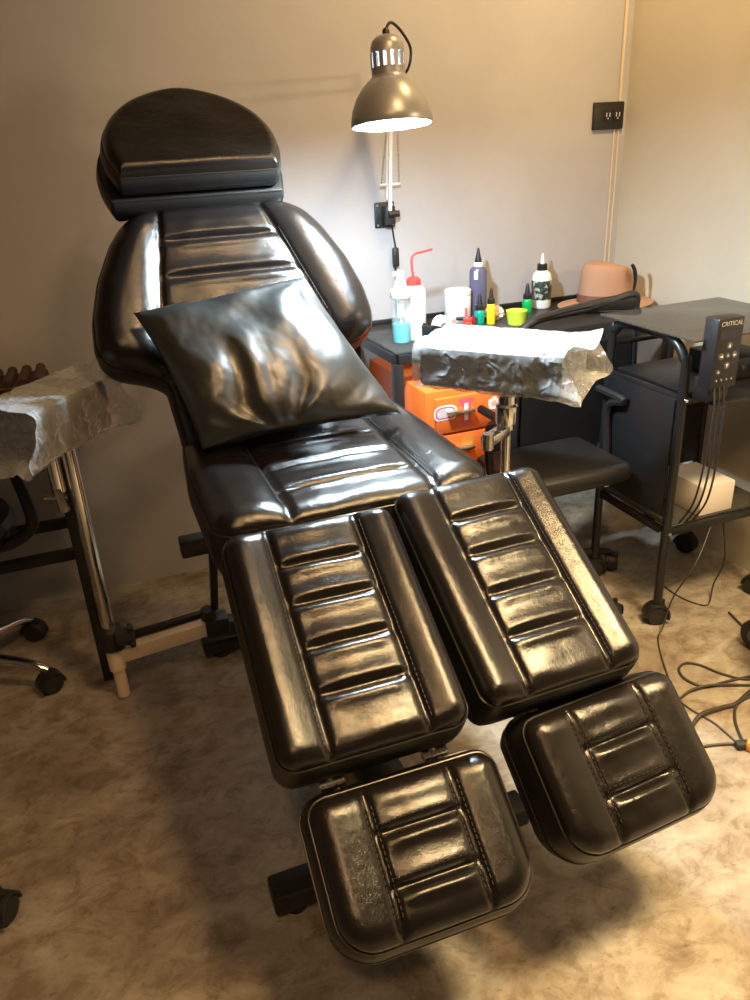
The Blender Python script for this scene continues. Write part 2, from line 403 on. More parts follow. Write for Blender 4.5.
def pad_height(xl, xr, L, folds, H=0.020, bol=0.010, lw=0.011, wob=0):
    """xl/xr: functions of y giving the two long seams; folds: local y of cross folds"""
    def g(s, w): return math.exp(-(s/w)**2)
    def h(x, y, dd=1):
        a, b = xl(y), xr(y)
        z = H
        # seams
        z -= 0.0105*g(x-a, lw*0.5) + 0.0105*g(x-b, lw*0.5)
        if x < a or x > b:
            t = min(abs(x-a), abs(x-b)); z += bol*(1-math.exp(-(t/0.03)**2))
        else:
            u = (x-a)/(b-a); z -= 0.001
            edge = min(1, 4*min(u, 1-u)); edge = edge*edge*(3-2*edge) if edge > 0 else 0
            cuts = sorted([-L/2-0.02]+list(folds)+[L/2+0.02])
            for c in folds:
                s = y-c
                # tucked fold: abrupt on the upper side, rolling lip below
                z -= 0.012*edge**0.35*(g(s, 0.0045) if s > 0 else g(s, 0.0085))
                z += 0.0040*edge*g(s+0.017, 0.010)
                z += 0.0022*edge*g(s-0.014, 0.010)
            z += 0.004*math.sin(pi*u)*0.8
            n = noise.noise(Vector((x*20, y*34, 1.3+wob)))
            z += 0.0016*n*edge
        z += 0.0012*noise.noise(Vector((x*12, y*12, 7+wob)))
        return z
    return h

# ------------------------------------------------------------------ the tattoo chair
chair = thing('tattoo_chair', 'large black leather reclining tattoo chair with split leg and foot rests', 'tattoo chair', (0.43, 1.45, 0))
k_ = lambda v: (lambda y: v)
def leg_pad(cx, cy, cz, L, yaw, tilt, lab, W=0.30, wob=0):
    fr = frame((cx, cy, cz), yaw, tilt)
    of = outline_fn(L, k_(W/2), k_(W/2), 0.03, 0.03)
    xl = k_(-W*0.25); xr = k_(W*0.27)
    folds = [L/2 - L*t for t in (0.2, 0.38, 0.57, 0.76)]
    h = pad_height(xl, xr, L, folds, wob=wob)
    # rectangle was measured at the seam, the crown rises above it
    o = cushion('leg_rest', fr, L, of, 0.116, h, chair, lab)
    stitches(fr, [(-W*0.25-0.006, -L/2+0.02, -W*0.25-0.006, L/2-0.02), (W*0.27+0.006, -L/2+0.02, W*0.27+0.006, L/2-0.02)], lambda x, y: h(x, y), o)
    return fr
def foot_pad(cx, cy, cz, L, yaw, tilt, lab, W=0.30, wob=0, T=0.085):
    fr = frame((cx, cy, cz), yaw, tilt)
    of = outline_fn(L, k_(W/2), k_(W/2), 0.055, 0.028)
    xl = k_(-W*0.22); xr = k_(W*0.24)
    folds = [L/2 - L*0.33, L/2 - L*0.68]
    h = pad_height(xl, xr, L, folds, H=0.022, bol=0.006, wob=wob)
    o = cushion('foot_rest', fr, L, of, T, h, chair, lab, crown=0.035, mid_seam=True, bulge=0.011)
    st = []
    for s in (-0.006, 0.006):
        st += [(-W*0.22+s, -L/2+0.03, -W*0.22+s, L/2-0.03), (W*0.24+s, -L/2+0.03, W*0.24+s, L/2-0.03)]
    for f_ in folds: st.append((-W*0.2, f_+0.012, W*0.22, f_+0.012))
    stitches(fr, st, lambda x, y: h(x, y), o)
    return fr
T_ = radians(31.5)
fLL = leg_pad(0.297, 1.010, 0.594, 0.405, radians(-1.5), T_, 'left leg rest nearer the camera, with four cross folds')
fRL = leg_pad(0.622, 1.028, 0.596, 0.42, radians(0.8), T_, 'right leg rest, with four cross folds', wob=3)
fLF = foot_pad(0.322, 0.758, 0.354, 0.214, radians(-1.5), radians(36), 'left foot rest nearest the camera', wob=5)
fRF = foot_pad(0.690, 0.779, 0.362, 0.222, radians(3.5), radians(42), 'right foot rest', W=0.30, wob=8, T=0.128)
# hinge pins between leg and foot rests
for fa, La, fb, Lb in ((fLL, 0.405, fLF, 0.214), (fRL, 0.42, fRF, 0.222)):
    for sx in (-0.085, 0.085):
        a = fa @ Vector((sx, -La/2+0.02, -0.055)); b_ = fb @ Vector((sx, Lb/2-0.01, -0.045))
        q = (a+b_)/2
        mb = MB().tube([a, b_], 0.006, 8); mb.tube([q+Vector((-0.02, 0, 0.0)), q+Vector((0.02, 0, 0))], 0.009, 10)
        mb.build('hinge', M['steel'], chair)
# seat
seat_fr = frame((0.41, 1.475, 0.705), 0, radians(2))
SL = 0.56
sh = pad_height(lambda y: -0.13, lambda y: 0.15+0.0*y, SL, [0.12, 0.02, -0.08, -0.18], H=0.026, bol=0.012, wob=11)
so = outline_fn(SL, lambda y: 0.265-max(0, y)*0.10, lambda y: 0.272-max(0, y-0.0)*0.06, 0.05, 0.10)
seat = cushion('seat', seat_fr, SL, so, 0.10, sh, chair, None, crown=0.05)
stitches(seat_fr, [(-0.136, -0.24, -0.136, 0.24), (0.156, -0.24, 0.156, 0.24)], lambda x, y: sh(x, y), seat)
# backrest with wide shoulder wings
BL = 0.58; beta = radians(57)
bc = Vector((0.335, 1.715+0.04*cos(beta), 0.905+0.04*sin(beta))); back_fr = frame(bc, radians(0), beta)
def bw(side):
    def f(y):
        s_ = y+0.04
        pts = [(-0.26, 0.165), (-0.070, 0.180), (-0.045, 0.215), (-0.025, 0.280), (0.0, 0.303), (0.03, 0.310), (0.09, 0.304), (0.17, 0.280), (0.25, 0.240), (0.30, 0.202), (0.34, 0.155)]
        for (y0, w0), (y1, w1) in zip(pts, pts[1:]):
            if s_ <= y1:
                t = (s_-y0)/(y1-y0); t = max(0, min(1, t)); return w0+(w1-w0)*t
        return pts[-1][1]
    return lambda y: (f(y-0.010)+2*f(y-0.005)+3*f(y)+2*f(y+0.005)+f(y+0.010))/9
bo = outline_fn(BL, bw(-1), bw(1), 0.02, 0.05)
bh = pad_height(lambda y: -0.178+0.17*(y+0.04), lambda y: 0.205-0.33*(y+0.04), BL, [0.20, 0.115], H=0.034, bol=0.016, wob=17)
back = cushion('backrest', back_fr, BL, bo, 0.11, bh, chair, None, crown=0.06, nx=84, ny=120)
stitches(back_fr, [(-0.184, 0.0, -0.148, 0.21), (0.198, 0.0, 0.129, 0.21)], lambda x, y: bh(x, y), back)
# headrest: D-shaped pad on a thinner cushion
def dshape(L, W, bottom=0.9):
    def f(y):
        t = (y+L/2)/L      # 0 bottom .. 1 top
        if t < 0.30: w_ = W/2*(bottom+(1-bottom)*sin(pi/2*t/0.30))
        else:
            q = (t-0.30)/0.70; w_ = W/2*max(0.0, 1-q**2.05)**0.58
        return max(w_, 0.012), max(w_, 0.012)
    return f
h_tilt = radians(38)
hc = Vector((0.304, 1.915, 1.333))
hfr = frame(hc, radians(1), h_tilt)
HL = 0.265; HW = 0.375
def hh(x, y, dd=1):
    return 0.026 + 0.0015*noise.noise(Vector((x*14, y*14, 3)))
head = cushion('headrest', hfr, HL, dshape(HL, HW, 0.90), 0.055, hh, chair, None, crown=0.022, nx=60, ny=100)
hb = frame(hfr @ Vector((-0.002, 0.002, -0.058)), radians(1), h_tilt)
head2 = cushion('headrest_base', hb, HL+0.004, dshape(HL+0.004, HW+0.024, 0.93), 0.060, lambda x, y, d=1: 0.003, chair, None, crown=0.02, nx=60, ny=100, mat='leather_side')
zp = MB()
for k in range(46):
    x = -0.02+0.16*k/45
    zp.box(hfr @ Vector((x, -HL/2-0.0035, -0.030)), (0.0022, 0.003, 0.003), hfr.to_3x3())
zp.build('zip', M['blackp'], chair)
# headrest rods
mb = MB()
for sx in (-0.06, 0.06):
    mb.tube([hfr @ Vector((sx, -0.05, -0.125)), back_fr @ Vector((sx*1.1, BL/2-0.10, -0.08))], 0.009, 10)
mb.build('headrest_rod', M['steel'], chair)
# frame under cushions
mb = MB()
mb.box(seat_fr @ Vector((0, 0, -0.115)), (0.44, 0.48, 0.03), seat_fr.to_3x3(), 0.004)
mb.box(back_fr @ Vector((0, -0.02, -0.12)), (0.34, 0.40, 0.022), back_fr.to_3x3(), 0.004)
mb.bar(back_fr @ Vector((-0.12, -0.2, -0.125)), (0.22, 1.60, 0.60), 0.03)
mb.bar(back_fr @ Vector((0.12, -0.2, -0.125)), (0.52, 1.60, 0.60), 0.03)
for fr_, L_ in ((fLL, 0.40), (fRL, 0.41)):
    mb.box(fr_ @ Vector((0, 0, -0.125)), (0.20, L_*0.8, 0.018), fr_.to_3x3(), 0.003)
    mb.bar(fr_ @ Vector((0, L_*0.3, -0.118)), (fr_ @ Vector((0, L_*0.5, -0.13)))+Vector((0, 0.12, 0.0)), 0.03)
for fr_ in (fLF, fRF):
    mb.box(fr_ @ Vector((0, 0, -0.133 if fr_ is fRF else -0.090)), (0.18, 0.14, 0.014), fr_.to_3x3(), 0.003)
mb.build('cushion_frame', M['black'], chair)
# column, motor housing and base
mb = MB()
mb.box((0.43, 1.45, 0.34), (0.16, 0.16, 0.50), None, 0.01)
mb.build('column', M['black'], chair)
mb = MB()
mb.bar((0.128, 1.022, 0.042), (0.66, 1.022, 0.042), 0.06, 0.045, 0.006)
mb.bar((0.43, 1.03, 0.048), (0.43, 1.90, 0.048), 0.08, 0.05, 0.006)
mb.bar((0.15, 1.88, 0.042), (0.72, 1.88, 0.042), 0.06, 0.045, 0.006)
mb.build('base', M['black'], chair)
for x, y in ((0.172, 1.022), (0.62, 1.022), (0.20, 1.88), (0.68, 1.88)):
    MB().lathe([(0, 0), (0.022, 0), (0.024, 0.004), (0.024, 0.014), (0.012, 0.02), (0, 0.02)], (x, y, 0.0)).build('foot', M['rubber'], chair)
# side rail tube and drop bar at the left of the seat
mb = MB()
mb.bar((0.118, 1.64, 0.475), (0.24, 1.64, 0.475), 0.042, 0.042, 0.004)
mb.bar((0.19, 1.64, 0.46), (0.19, 1.80, 0.20), 0.018)
mb.bar((0.205, 1.63, 0.49), (0.25, 1.62, 0.60), 0.03)
mb.bar((0.19, 1.80, 0.145), (0.43, 1.80, 0.10), 0.045, 0.045, 0.004)
mb.bar((0.158, 1.80, 0.15), (0.22, 1.80, 0.15), 0.052, 0.052, 0.004)
mb.lathe([(0, 0), (0.02, 0), (0.02, 0.03), (0, 0.032)], (0.172, 1.80, 0.172), None, 12)
mb.build('side_rail', M['black'], chair)

# wrapped side armrests (fixed to the chair by their posts)
def wrapped_pad(root, c, L, W, H, ang, flares, nm_label, seed, end_open=None):
    rot = Rz(ang)
    fr = Matrix.Translation(Vector(c)) @ rot.to_4x4()
    pad = MB().box((0, 0, 0), (L, W, H), None, 0.014, 4)
    bmesh.ops.transform(pad.bm, matrix=fr, verts=pad.bm.verts)
    po = pad.build('armrest_pad', M['leather_side'], root); po['label'] = nm_label
    # crinkled film: a loose shell with flared ends
    b = MB(); nx, nn = 64, 72
    rows = []
    for i in range(nx+1):
        t = i/nx; x = (t-0.5)*(L+0.02); row = []
        fl = 0.0
        if t > 0.86 and flares[1]: fl = (t-0.86)/0.14
        if t < 0.14 and flares[0]: fl = (0.14-t)/0.14
        if fl > 0: x += (0.030*fl)*(1 if t > 0.5 else -1)
        for k in range(nn):
            a = 2*pi*k/nn; ca, sa = cos(a), sin(a)
            r = 1/((abs(ca)**9+abs(sa)**9)**(1/9))
            y = ca*r*(W/2+0.004); z = sa*r*(H/2+0.004)
            p = Vector((x, y, z))
            cr = abs(noise.noise(Vector((x*16+seed, y*16, z*16))))*0.010 + abs(noise.noise(Vector((x*42+seed, y*40, z*40))))*0.004
            if z > H/2: cr *= 0.6
            nrm = Vector((0, ca*abs(ca)**3, sa*abs(sa)**3)); nrm = nrm.normalized() if nrm.length > 0 else nrm
            p += nrm*cr
            if fl > 0:
                p += nrm*0.026*fl*(0.6+1.2*noise.noise(Vector((a*1.7+seed, 2, 1)))) + Vector((0, 0, 0.008*fl*sin(a*5)))
                p.x += 0.022*fl*sin(a*3+seed)*(1 if t > 0.5 else -1)
            row.append(fr @ p)
        rows.append(row+[row[0]])
    # build tube-like grid
    V = [[b.bm.verts.new(p) for p in r[:-1]] for r in rows]
    for i in range(nx):
        for k in range(nn): b.bm.faces.new((V[i][k], V[i][(k+1) % nn], V[i+1][(k+1) % nn], V[i+1][k]))
    for side in (0, 1):    # gathered film over each end
        ring = V[0] if side == 0 else V[-1]
        xx = -L/2-0.006 if side == 0 else L/2+0.006
        prev = ring
        for m_, f_ in enumerate((0.9, 0.72, 0.5, 0.25)):
            cur = []
            for k in range(nn):
                a = 2*pi*k/nn; ca, sa = cos(a), sin(a); r = 1/((abs(ca)**9+abs(sa)**9)**(1/9))
                nz_ = noise.noise(Vector((a*3, f_*6, seed)))
                cur.append(b.bm.verts.new(fr @ Vector((xx+nz_*0.006*(1 if side else -1)*(1 if f_ < .9 else 0), ca*r*(W/2)*f_, sa*r*(H/2)*f_))))
            for k in range(nn): b.bm.faces.new((prev[k], prev[(k+1) % nn], cur[(k+1) % nn], cur[k]))
            prev = cur
        b.bm.faces.new(prev)
    fo = b.build('plastic_wrap', M['film'], None, angle=25)
    setpar(fo, po); fo['label'] = 'clear crinkled plastic film around the pad'
    return po
armL = wrapped_pad(chair, (-0.102, 1.752, 0.792), 0.235, 0.158, 0.108, radians(49), (True, True), 'left armrest pad wrapped in clear plastic film', 3.1)
armR = wrapped_pad(chair, (0.918, 1.592, 0.812), 0.335, 0.225, 0.098, radians(-50), (False, True), 'right armrest pad wrapped in clear plastic film', 9.4)
# left post, clamp and beam
px, py = -0.075, 1.803
mb = MB()
mb.tube([(px, py, 0.004), (px, py, 0.14)], 0.0155, 16)
mb.tube([(px, py, 0.09), (px, py, 0.165)], 0.022, 16)
mb.build('post_sleeve', M['beam'], chair)
MB().tube([(px-0.002, py, 0.20), (px-0.003, py, 0.735)], 0.0165, 18).build('armrest_post', M['chrome'], chair)
mb = MB(); mb.lathe([(0, 0), (0.03, 0), (0.033, 0.01), (0.033, 0.05), (0.026, 0.06), (0, 0.06)], (px, py, 0.155), None, 18)
mb.tube([(px+0.01, py-0.03, 0.195), (px+0.055, py-0.03, 0.195)], [0.02, 0.026], 8)
for a in range(4):
    mb.tube([(px+0.045, py-0.03, 0.195), (px+0.045+0.004, py-0.03+0.034*cos(a*pi/2+.4), 0.195+0.034*sin(a*pi/2+.4))], [0.012, 0.007], 8)
mb.build('clamp_knob', M['blackp'], chair)
MB().bar((px+0.012, py, 0.128), (0.165, 1.80, 0.148), 0.030, 0.040, 0.003).build('support_beam', M['beam'], chair)
MB().bar((px+0.02, py+0.03, 0.155), (0.165, 1.835, 0.17), 0.018, 0.018, 0.003).build('support_rod', M['black'], chair)
mb = MB(); mb.tube([(-0.115, 1.80, 0.735), (-0.115, 1.80, 0.60)], 0.016, 14); mb.tube([(-0.118, 1.79, 0.61), (-0.112, 1.79, 0.555)], [0.010, 0.013], 8); mb.tube([(-0.15, 1.79, 0.597), (-0.10, 1.79, 0.588)], 0.006, 8)
mb.build('adjusting_clamp', M['chrome'], chair)
mb = MB(); mb.box((-0.09, 1.82, 0.738), (0.12, 0.10, 0.008), Rz(0.85), 0.002); mb.build('mounting_plate', M['steel'], chair)
# right post and clamp
mb = MB(); mb.tube([(0.93, 1.585, 0.765), (0.93, 1.585, 0.10)], 0.0125, 16)
mb.build('armrest_post', M['chrome'], chair)
mb = MB(); mb.lathe([(0.014, 0), (0.026, 0.0), (0.028, 0.006), (0.028, 0.045), (0.022, 0.05), (0.022, 0.07), (0.014, 0.072)], (0.93, 1.585, 0.655), None, 20)
mb.tube([(0.93, 1.585, 0.64), (0.93, 1.585, 0.66)], 0.019, 16)
mb.build('post_collar', M['chrome'], chair)
mb = MB(); mb.bar((0.925, 1.58, 0.640), (0.855, 1.555, 0.628), 0.034, 0.026, 0.006); mb.tube([(0.86, 1.55, 0.61), (0.86, 1.55, 0.65)], 0.014, 10)
mb.build('clamp_lever', M['steel'], chair)
MB().bar((0.93, 1.585, 0.12), (0.45, 1.50, 0.12), 0.04, 0.04, 0.003).build('support_beam', M['black'], chair)
MB().box((0.93, 1.585, 0.7615), (0.12, 0.10, 0.006), Rz(-0.87), 0.002).build('mounting_plate', M['steel'], chair)

# ------------------------------------------------------------------ loose pillow
def pillow():
    P = {'TL': Vector((0.108, 1.668, 1.004)), 'TR': Vector((0.480, 1.700, 1.034)), 'BR': Vector((0.604, 1.468, 0.766)), 'BL': Vector((0.180, 1.474, 0.758))}
    n_ = (P['TR']-P['TL']).cross(P['BL']-P['TL']).normalized()
    if n_.z < 0: n_ = -n_
    N = 110; b = MB(); rows = {1: [], -1: []}
    def cr(u, v):
        # soft radiating creases, strongest towards the lower left
        s = 0
        dx, dy = u-0.40, 1.10-v
        th = math.atan2(dy, dx); rr = sqrt(dx*dx+dy*dy)
        wv = 1.5*noise.noise(Vector((u*2.1, v*2.1, 4)))
        f1 = sin(th*8.5+wv*2.0+0.6); f2 = sin(th*15+wv*3.2+rr*2)
        env = math.exp(-((rr-0.38)/0.36)**2)
        s += 0.0052*env*(abs(f1)**0.8*math.copysign(1, f1)) + 0.0032*env*f2
        dx, dy = u-0.92, v-0.02
        th = math.atan2(dy, -dx); rr = sqrt(dx*dx+dy*dy)
        s += 0.0045*math.exp(-((rr-0.30)/0.22)**2)*sin(th*9+wv*2)
        q = Vector((u*3.0+0.6*noise.noise(Vector((u*3, v*3, 4))), v*2.2, 0.3))
        s += 0.010*noise.noise(q) + 0.0030*noise.noise(Vector((u*7+v*3, v*5-u*2, 2.2))) + 0.0007*noise.noise(Vector((u*24, v*16, 5)))
        return s
    for sgn in (1, -1):
        V = []
        for j in range(N+1):
            v = j/N; row = []
            for i in range(N+1):
                u = i/N
                eu = 4*u*(1-u); ev = 4*v*(1-v)
                pin = 0.035*(1-abs(2*u-1)**2)*(1 if v < .5 else -1)*abs(2*v-1)**3
                pinu = 0.03*(1-abs(2*v-1)**2)*(1 if u < .5 else -1)*abs(2*u-1)**3
                uu = u+pinu; vv = v+pin*0.9
                top = P['TL'].lerp(P['TR'], uu); bot = P['BL'].lerp(P['BR'], uu); p = top.lerp(bot, vv)
                puff = (0.062+0.016*v)*(eu**0.38)*(ev**0.36) if sgn > 0 else -0.030*(eu**0.5)*(ev**0.5)
                m_ = min(1, (eu*ev)*5)
                puff += cr(u, v)*m_*(1.0 if sgn > 0 else 0)
                # rumpled seam
                p = p + n_*(puff + 0.004*noise.noise(Vector((u*7, v*7, 9)))*(1-m_))
                row.append(p)
            V.append(row)
        rows[sgn] = V
    b.grid(rows[1]); b.grid(rows[-1])
    bmesh.ops.remove_doubles(b.bm, verts=b.bm.verts, dist=1e-5)
    o = b.build('leather_pillow', M['leather_soft'], None, angle=180)
    tag(o, 'square black shiny leather pillow lying tilted on the chair backrest', 'pillow')
pillow()

# ------------------------------------------------------------------ swing-arm lamp on the wall
lamp = thing('wall_lamp', 'silver swing-arm lamp with glowing dome shade, clamped to the back wall', 'lamp', (0.951, D, 1.09))
ax = Vector((0.012, 0.12, 1)).normalized(); lc = Vector((0.683, 1.655, 1.324))
S_ = lambda pr: [(r*0.965, z*0.86) for r, z in pr]
prof = [(0.0865, 0.0), (0.088, 0.004), (0.0865, 0.018), (0.082, 0.038), (0.073, 0.060), (0.060, 0.081), (0.046, 0.096), (0.037, 0.103), (0.0355, 0.108)]
inner = [(r-0.0025, z) for r, z in prof[::-1]]
MB().lathe(S_(prof+inner+[prof[0]]), lc, ax, 48).build('lamp_shade', M['aluminium'], lamp)
q = ax.to_track_quat('Z', 'Y').to_matrix()
mb = MB()
mb.lathe(S_([(0.0355, 0.105), (0.0355, 0.122), (0.034, 0.124)]), lc, ax, 32)
mb.lathe(S_([(0.034, 0.152), (0.0355, 0.154), (0.0350, 0.168), (0.031, 0.180), (0.022, 0.189), (0.009, 0.193), (0, 0.193)]), lc, ax, 32)
for k in range(14):
    a = 2*pi*k/14
    mb.box(lc + q @ Vector((0.0333*cos(a), 0.0333*sin(a), 0.119)), (0.003, 0.0085, 0.030), q @ Rz(a))
mb.build('socket_housing', M['aluminium'], lamp)
MB().lathe(S_([(0, 0.125), (0.018, 0.125), (0.02, 0.13), (0.02, 0.165), (0, 0.17)]), lc, ax, 20).build('socket', M['white'], lamp)
bulb = MB().lathe(S_([(0, 0.03), (0.012, 0.032), (0.024, 0.042), (0.029, 0.058), (0.026, 0.076), (0.015, 0.1), (0.013, 0.124), (0, 0.125)]), lc, ax, 24).build('bulb', M['bulb'], lamp)
ld = bpy.data.lights.new('lamp_light', 'POINT'); ld.energy = 100; ld.color = (0.72, 0.90, 1.0); ld.shadow_soft_size = 0.035
lo = bpy.data.objects.new('lamp_light', ld); scene.collection.objects.link(lo); lo.location = lc + ax*0.022
mb = MB(); mb.lathe(S_([(0, 0.19), (0.007, 0.19), (0.008, 0.20), (0.005, 0.206), (0, 0.206)]), lc, ax, 12); mb.build('cord_grip', M['blackp'], lamp)
topc = lc + ax*0.175
elb = Vector((0.938, 2.27, 1.44)); fork = lc + ax*0.11 + Vector((0.02, 0.045, 0))
mb = MB(); mb.tube(smooth_pts([topc, topc+Vector((0.012, 0, 0.012)), topc+Vector((0.035, 0.0, -0.005)), lc+ax*0.138+Vector((0.052, 0.0, 0)), lc+ax*0.10+Vector((0.048, 0.02, 0)), fork+Vector((0.01, 0.02, -0.01))], 6), 0.003, 8)
mb.build('shade_cord', M['blackp'], lamp); mb = MB()
mb.tube([(0.965, 2.372, 1.07), (0.974, 2.378, 1.02), (0.981, 2.382, 0.985)], 0.003, 8)
mb.build('cord', M['blackp'], lamp); mb = MB()
mb.tube([(0.978, 2.382, 0.93), (0.976, 2.385, 0.80), (0.976, 2.385, 0.70)], 0.003, 8)
mb.build('cord', M['blackp'], lamp)
MB().box((0.9795, 2.381, 0.957), (0.020, 0.018, 0.058), None, 0.005).build('inline_switch', M['blackp'], lamp)
br = Vector((0.951, 2.345, 1.10))
mb = MB(); mb.bar(br, elb, 0.011, 0.011); mb.bar(br+Vector((0.0, 0.022, 0.03)), elb+Vector((0, 0.02, 0.02)), 0.007, 0.007); mb.build('lower_arm', M['lampwhite'], lamp)
mb = MB(); mb.bar(elb, fork, 0.011, 0.011); mb.bar(elb+Vector((0, 0, 0.03)), fork+Vector((0, 0.02, 0.03)), 0.008, 0.008)
mb.box(elb+Vector((0, 0, 0.015)), (0.02, 0.03, 0.05), None, 0.004); mb.build('upper_arm', M['aluminium'], lamp)
for s in (-1, 1):
    a = br+Vector((0.028*s, -0.01, 0.075)); e_ = elb+Vector((0.012*s, -0.01, -0.05))
    pts = []
    for k in range(200):
        t = k/199; p = a.lerp(e_, t); pts.append(p+Vector((cos(k*1.6)*0.0028, sin(k*1.6)*0.0028, 0)))
    MB().tube(pts, 0.0009, 4).build('spring', M['steel'], lamp)
MB().tube([br+Vector((-0.032, -0.01, 0.075)), br+Vector((0.032, -0.01, 0.075))], 0.003, 8).build('spring_pin', M['lampwhite'], lamp)
mb = MB(); mb.box((0.951, D-0.004, 1.085), (0.066, 0.008, 0.075), None, 0.003); mb.box((0.955, D-0.028, 1.085), (0.032, 0.04, 0.055), None, 0.005); mb.tube([(0.945, D-0.05, 1.09), (0.98, D-0.05, 1.09)], 0.010, 12)
br_o = mb.build('wall_bracket', M['blackp'], lamp)
for sx in (-1, 1):
    for sz in (-1, 1):
        so_ = MB().lathe([(0, 0.0), (0.004, 0), (0.003, 0.003), (0, 0.003)], (0.951+0.025*sx, D-0.009, 1.085+0.029*sz), (0, -1, 0), 10).build('screw', M['steel'], None); setpar(so_, br_o)

# ------------------------------------------------------------------ outlet and conduits
ot = thing('wall_outlet', 'small black double power outlet on the back wall near the corner', 'power outlet', (1.755, D, 1.333))
MB().box((1.755, D-0.006, 1.333), (0.118, 0.012, 0.082), None, 0.004).build('cover_plate', M['blackp'], ot)
for sx in (-0.006, 0.032):
    mb = MB().box((1.755+sx, D-0.0135, 1.333), (0.028, 0.003, 0.036), None, 0.001); so1 = mb.build('socket', M['black'], ot)
    mb = MB(); mb.box((1.755+sx-0.006, D-0.0155, 1.336), (0.003, 0.001, 0.012)); mb.box((1.755+sx+0.006, D-0.0155, 1.336), (0.003, 0.001, 0.012)); mb.box((1.755+sx, D-0.0155, 1.325), (0.004, 0.001, 0.004))
    so2 = mb.build('slot', M['btn'], None); setpar(so2, so1)
def wall_cable(x0, z0, z1, r, nm='trim', seed=0):
    pts = [(x0+0.003*noise.noise(Vector((z*3, seed, 0))), D-r*0.9, z) for z in np.linspace(z0, z1, 24)]
    return MB().tube(pts, r, 8).build(nm, M['lampcable'], None)
M['lampcable'] = simple('painted_cable', (0.62, 0.52, 0.40), 0.6)
struct(wall_cable(1.798, 1.375, ZC-0.001, 0.005, 'trim_1', 1)); struct(wall_cable(1.786, 0.76, 1.292, 0.003, 'trim_2', 2)); struct(wall_cable(1.803, 0.76, 1.292, 0.003, 'trim_3', 3))

# ------------------------------------------------------------------ glass desk at the back wall
desk = thing('glass_desk', 'long glass-topped desk with black square frame against the back wall', 'desk', (1.3, 2.2, 0))
MB().box((1.305, 2.203, 0.7465), (0.975, 0.375, 0.007), None, 0.002).build('glass_top', M['deskglass'], desk)
mb = MB()
x0, x1, y0, y1 = 0.825, 1.785, 2.022, 2.38
for a, b_ in (((x0, y0), (x1, y0)), ((x0, y1), (x1, y1)), ((x0, y0), (x0, y1)), ((x1, y0), (x1, y1)), ((1.24, y0), (1.24, y1))):
    mb.bar((*a, 0.728), (*b_, 0.728), 0.028, 0.028)
mb.build('frame', M['black'], desk)
for x, y in ((x0, y0), (x1, y0), (x0, y1), (x1, y1)): MB().bar((x, y, 0.0), (x, y, 0.715), 0.028, 0.028).build('leg', M['black'], desk)
# upright ledge against the wall at desk height
MB().box((1.305, 2.388, 0.757), (0.97, 0.010, 0.014), None, 0.002).build('rear_ledge', M['black'], desk)

# ------------------------------------------------------------------ orange drawer cabinet
cab = thing('drawer_cabinet', 'orange metal drawer cabinet covered in stickers, under the glass desk', 'cabinet', (0.99, 2.12, 0))
cx0, cx1, cy0, cy1, ct = 0.862, 1.125, 1.905, 2.355, 0.652
mb = MB(); mb.box(((cx0+cx1)/2, (cy0+cy1)/2+0.004, 0.16+(ct-0.16)/2), (cx1-cx0, cy1-cy0-0.008, ct-0.16), None, 0.004)
mb.build('body', M['orange'], cab)
zt = ct-0.018
for k in range(4):
    z1_ = zt-k*0.112; z0_ = z1_-0.106
    d_ = MB().box(((cx0+cx1)/2+0.004, cy0-0.004, (z0_+z1_)/2), (cx1-cx0-0.036, 0.014, z1_-z0_), None, 0.003).build('drawer', M['orange'], cab)
    hx = (cx0+cx1)/2-0.035; hz_ = z1_-0.040
    hm = MB(); hm.box((hx, cy0-0.018, hz_), (0.085, 0.018, 0.004), None, 0.001); hm.box((hx, cy0-0.026, hz_-0.003), (0.085, 0.003, 0.009), None, 0.001)
    ho = hm.build('handle', M['steel'], None); setpar(ho, d_); ho['label'] = 'silver pull handle'
for sx in (cx0+0.02, cx1-0.02):
    for sy in (cy0+0.03, cy1-0.03):
        MB().tube([(sx, sy, 0.0), (sx, sy, 0.165)], 0.014, 10).build('foot', M['rubber'], cab)
def fY(x, z, y=cy0-0.0112): return Matrix(((1, 0, 0, x), (0, 0, -1, y), (0, 1, 0, z), (0, 0, 0, 1)))
def blob(rx, rz, n=28, p=2.0, cut=None, wob=0.0, seed=0):
    out = []
    for k in range(n):
        a = 2*pi*k/n; c, s = cos(a), sin(a); r = 1+wob*noise.noise(Vector((c*2, s*2, seed)))
        x = rx*math.copysign(abs(c)**(2/p), c)*r; z = rz*math.copysign(abs(s)**(2/p), s)*r
        if cut is not None and z < cut: z = cut
        out.append((x, z))
    return out
def sticker(parts, lab):
    for i, (pts, x, z, m, th) in enumerate(parts):
        o = MB().poly(pts, fY(x, z, cy0-0.0113-0.0002*i), 0.0004+0.0001*i).build('sticker', M[m], cab, smooth=False)
        if i == 0: o['label'] = lab
def outline_text(txt, size, x, z, y, mat, parent, rotm=None, name='lettering', extr=0.0003):
    cu = bpy.data.curves.new('t', 'FONT'); cu.body = txt; cu.size = size; cu.extrude = extr; cu.align_x = 'CENTER'; cu.align_y = 'CENTER'
    ob = bpy.data.objects.new('t', cu); scene.collection.objects.link(ob)
    dg = bpy.context.evaluated_depsgraph_get(); me = bpy.data.meshes.new_from_object(ob.evaluated_get(dg))
    bpy.data.objects.remove(ob)
    me.materials.clear(); me.materials.append(mat)
    me.transform(rotm if rotm else fY(x, z, y))
    o = bpy.data.objects.new(name, me); scene.collection.objects.link(o); setpar(o, parent); return o
z1 = zt
